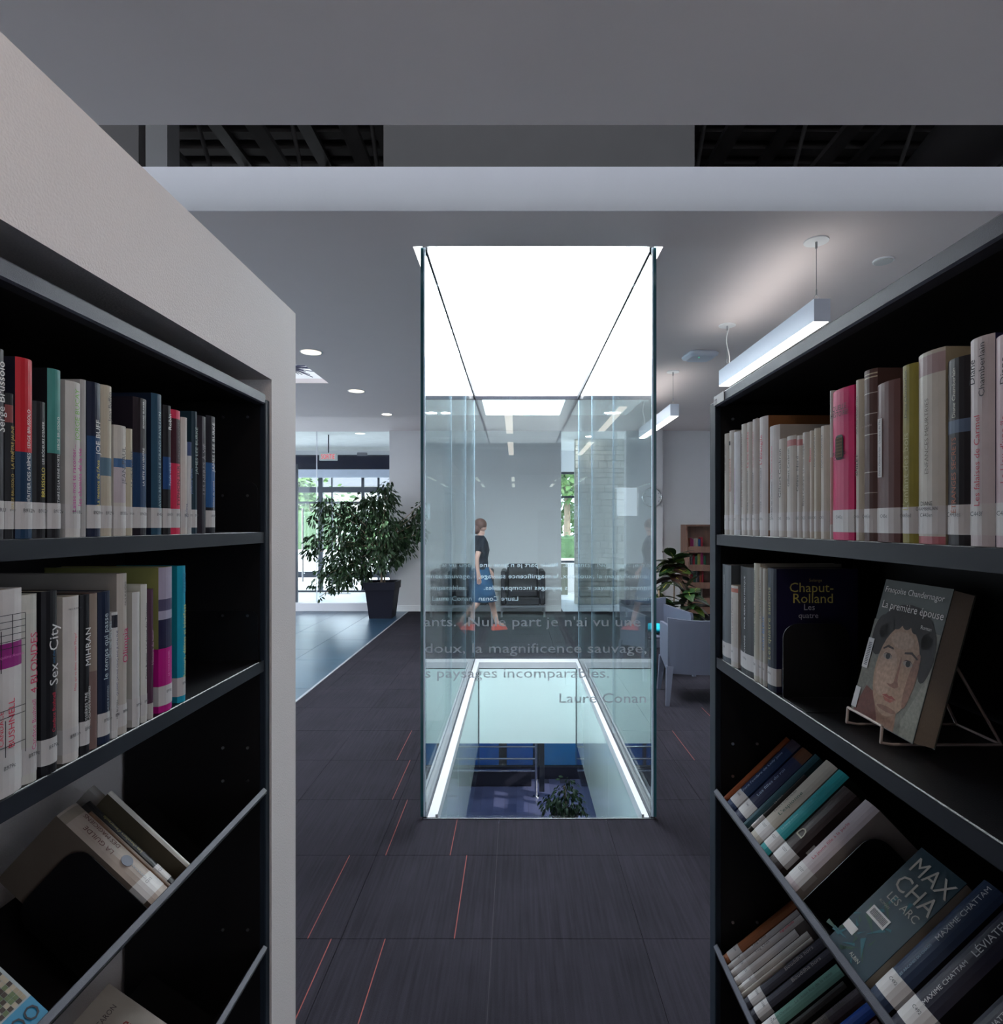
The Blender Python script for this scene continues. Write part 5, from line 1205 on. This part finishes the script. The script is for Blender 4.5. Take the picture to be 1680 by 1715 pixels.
for h_, base_, fx in (('l', (.235, .17, .865), .35), ('r', (-.075, -.20, .83), .05)):
    for k in range(4):
        nm = 'f%s%d' % (h_, k); off = (k-1.5)*.018; ln_ = (.055, .065, .06, .045)[k]
        nd[nm+'a'] = ((base_[0]+off+.01, base_[1], base_[2]-.04), .0085); nd[nm+'b'] = ((base_[0]+off+.01+ln_*fx, base_[1]-.008, base_[2]-.04-ln_), .0065)
        ed += [('pa'+h_, nm+'a'), (nm+'a', nm+'b')]
    nd['t'+h_] = ((base_[0]+.045, base_[1]-.01, base_[2]-.02), .009); ed.append(('wr'+h_, 't'+h_))
skinned('body', nd, ed, [M_SKIN], pe)
def ering(cx, cy, z_, rx, ry, n=20): return [(cx+rx*math.cos(2*PI*k/n), cy+ry*math.sin(2*PI*k/n), z_) for k in range(n)]
b = MB().loft([ering(0, 0, .90, .145, .175), ering(0, 0, 1.0, .13, .155), ering(0, 0, 1.10, .125, .148), ering(.01, 0, 1.22, .14, .165), ering(0, 0, 1.33, .125, .19), ering(0, 0, 1.40, .09, .16), ering(.005, 0, 1.44, .058, .065)])
for s_, e in ((1, (.04, .18, 1.19)), (-1, (-.055, -.185, 1.20))): b.tube((0, s_*.145, 1.365), e, .068, .058, 14); b.ball((0, s_*.145, 1.362), .068, 12, 8)
b.build('shirt', M_SHIRT, pe)
MB().loft([ering(0, 0, .97, .14, .16), ering(0, 0, .86, .165, .185), ering(.03, 0, .66, .185, .18), ering(.06, 0, .46, .21, .18), ering(.06, 0, .455, .20, .17)], cap=False).build('skirt', M_DENIM, pe)
MB().ball((.012, 0, 1.60), (.10, .092, .095), 18, 12).ball((-.045, 0, 1.54), (.06, .08, .085), 14, 8).ball((-.09, 0, 1.50), (.035, .035, .05), 12, 8).build('hair', M_HAIR, pe)
MB().loft([[(.26+u*.04, .085+v_*.04, 0.0) for u, v_ in ((-1, -1), (0, -1.1), (5, -1), (5.4, 0), (5, 1), (0, 1.1), (-1, 1))], [(.26+u*.035, .085+v_*.036, .05) for u, v_ in ((-1, -1), (0, -1.1), (5, -.8), (5.4, 0), (5, .8), (0, 1.1), (-1, 1))], [(.27+u*.03, .085+v_*.03, .085) for u, v_ in ((-1, -1), (0, -1.1), (2, -.8), (2.4, 0), (2, .8), (0, 1.1), (-1, 1))]]).build('shoe', M_SHOE, pe)
Mx = Matrix.Translation((-.30, -.085, .145)) @ Matrix.Rotation(.95, 4, 'Y')
MB().loft([[(u*.04, v_*.04, -.045) for u, v_ in ((-1, -1), (0, -1.1), (4, -1), (4.4, 0), (4, 1), (0, 1.1), (-1, 1))], [(u*.035, v_*.036, .005) for u, v_ in ((-1, -1), (0, -1.1), (4, -.8), (4.4, 0), (4, .8), (0, 1.1), (-1, 1))], [(u*.03, v_*.03, .035) for u, v_ in ((-1, -1), (0, -1.1), (1.8, -.8), (2, 0), (1.8, .8), (0, 1.1), (-1, 1))]], M=Mx).build('shoe', M_SHOE, pe)

# ------------------------------------------------------------------ outside
struct('ground', MB().box(-40, 30, 14.3, 70, -.25, -.05).box(-40, -6.6, -30, 14.3, -.25, -.05).box(-6.6, 30, -30, -4.1, -.25, -.05), mat('pale_concrete', (.62, .62, .60), .9, var=.06, vscale=.6), cat='ground')
M_HEDGE = mat('hedge_leaf', (.06, .12, .04), .6, var=.4, vscale=3)
M_TREE = mat('tree_leaf', (.11, .20, .06), .6, var=.4, vscale=2)
rnd = random.Random(31)
def tree(x, y, h, r, label):
    t = thing('tree', label, 'tree', (x, y, -.05))
    MB().tube((0, 0, 0), (0, 0, h*.6), .16, .10, 10).build('trunk', M_BARK, t)
    cs = [(rnd.uniform(-r, r)*.6, rnd.uniform(-r, r)*.5, h*.62+rnd.uniform(-.32, .32)*h, r*rnd.uniform(.4, .65)) for k in range(9)]
    tag(foliage_mesh('foliage', cs, 1500, .34, .12, M_TREE, rnd, .2).build('foliage', M_TREE, t), None, None, None, 'stuff')
tree(-11.5, 33, 5.5, 2.2, 'leafy street tree outside, seen left through the entrance glazing')
tree(-4.6, 34, 4.4, 1.8, 'leafy street tree outside, behind the ficus')
tree(2.0, 23.5, 5.5, 1.9, 'leafy tree outside the narrow window at right')
tree(5.2, 31, 6.5, 2.0, 'taller leafy tree outside the narrow window, farther back')
def hedge(x0, x1, y, z1, label):
    t = thing('hedge', label, 'hedge', ((x0+x1)/2, y, -.05)); w = (x1-x0)/2
    MB().bbox(-w, w, -.3, .3, 0, z1-.1, .08).build('core', M_HEDGE, t)
    cs = [(-w+(k+.5)*2*w/14, rnd.uniform(-.1, .1), z1*(.35+.45*(k % 2)), .42) for k in range(14)]
    tag(foliage_mesh('foliage', cs, 1500, .12, .05, M_HEDGE, rnd, .1).build('foliage', M_HEDGE, t), None, None, None, 'stuff')
hedge(-14, -3.5, 26, 2.3, 'tall green hedge outside the entrance')
struct('wall_street', MB().box(-14, -3.0, 20, 20.2, -.05, .75), mat('white_render', (.78, .78, .76), .8), 'low white street wall outside the entrance', 'wall')
hedge(.2, 5.0, 20.5, 1.35, 'clipped green hedge outside the narrow window')
bd = thing('building', 'pale house across the street seen through the entrance glazing', 'building', (-10, 40, -.05))
MB().box(-7, 5, 0, 6, 0, 4.2).build('wall', mat('house_wall', (.62, .6, .56), .8), bd)
MB().prism([(-7.4, 4.2), (5.4, 4.2), (4.0, 5.6), (-6.0, 5.6)], 'y', -.4, 6.4).build('roof', mat('house_roof', (.22, .22, .25), .8), bd)
for k in range(4): MB().box(-6+k*2.8, -4.8+k*2.8, -.05, .02, 1.2, 2.6).build('window', mat('house_window', (.05, .08, .12), .15), bd)
rp = thing('ramp_railing', 'white sloping handrail outside the entrance glazing', 'railing', (-5.6, 18.5, -.05))
b = MB()
for k in range(3): b.tube((0, 0, .9+k*.18), (1.3, 0, 1.9+k*.18), .025, n=8)
b.build('rail', M_WHITE, rp)
for k in range(3): MB().tube((.05+k*.6, 0, 0), (.05+k*.6, 0, 1.25+k*.46), .025, n=8).build('post', M_WHITE, rp)
lw = struct('wall_garden', MB().box(.2, 6, 17.2, 17.4, -.05, .62), mat('white_render', (.78, .78, .76), .8), 'low white garden wall outside the narrow window', 'wall')
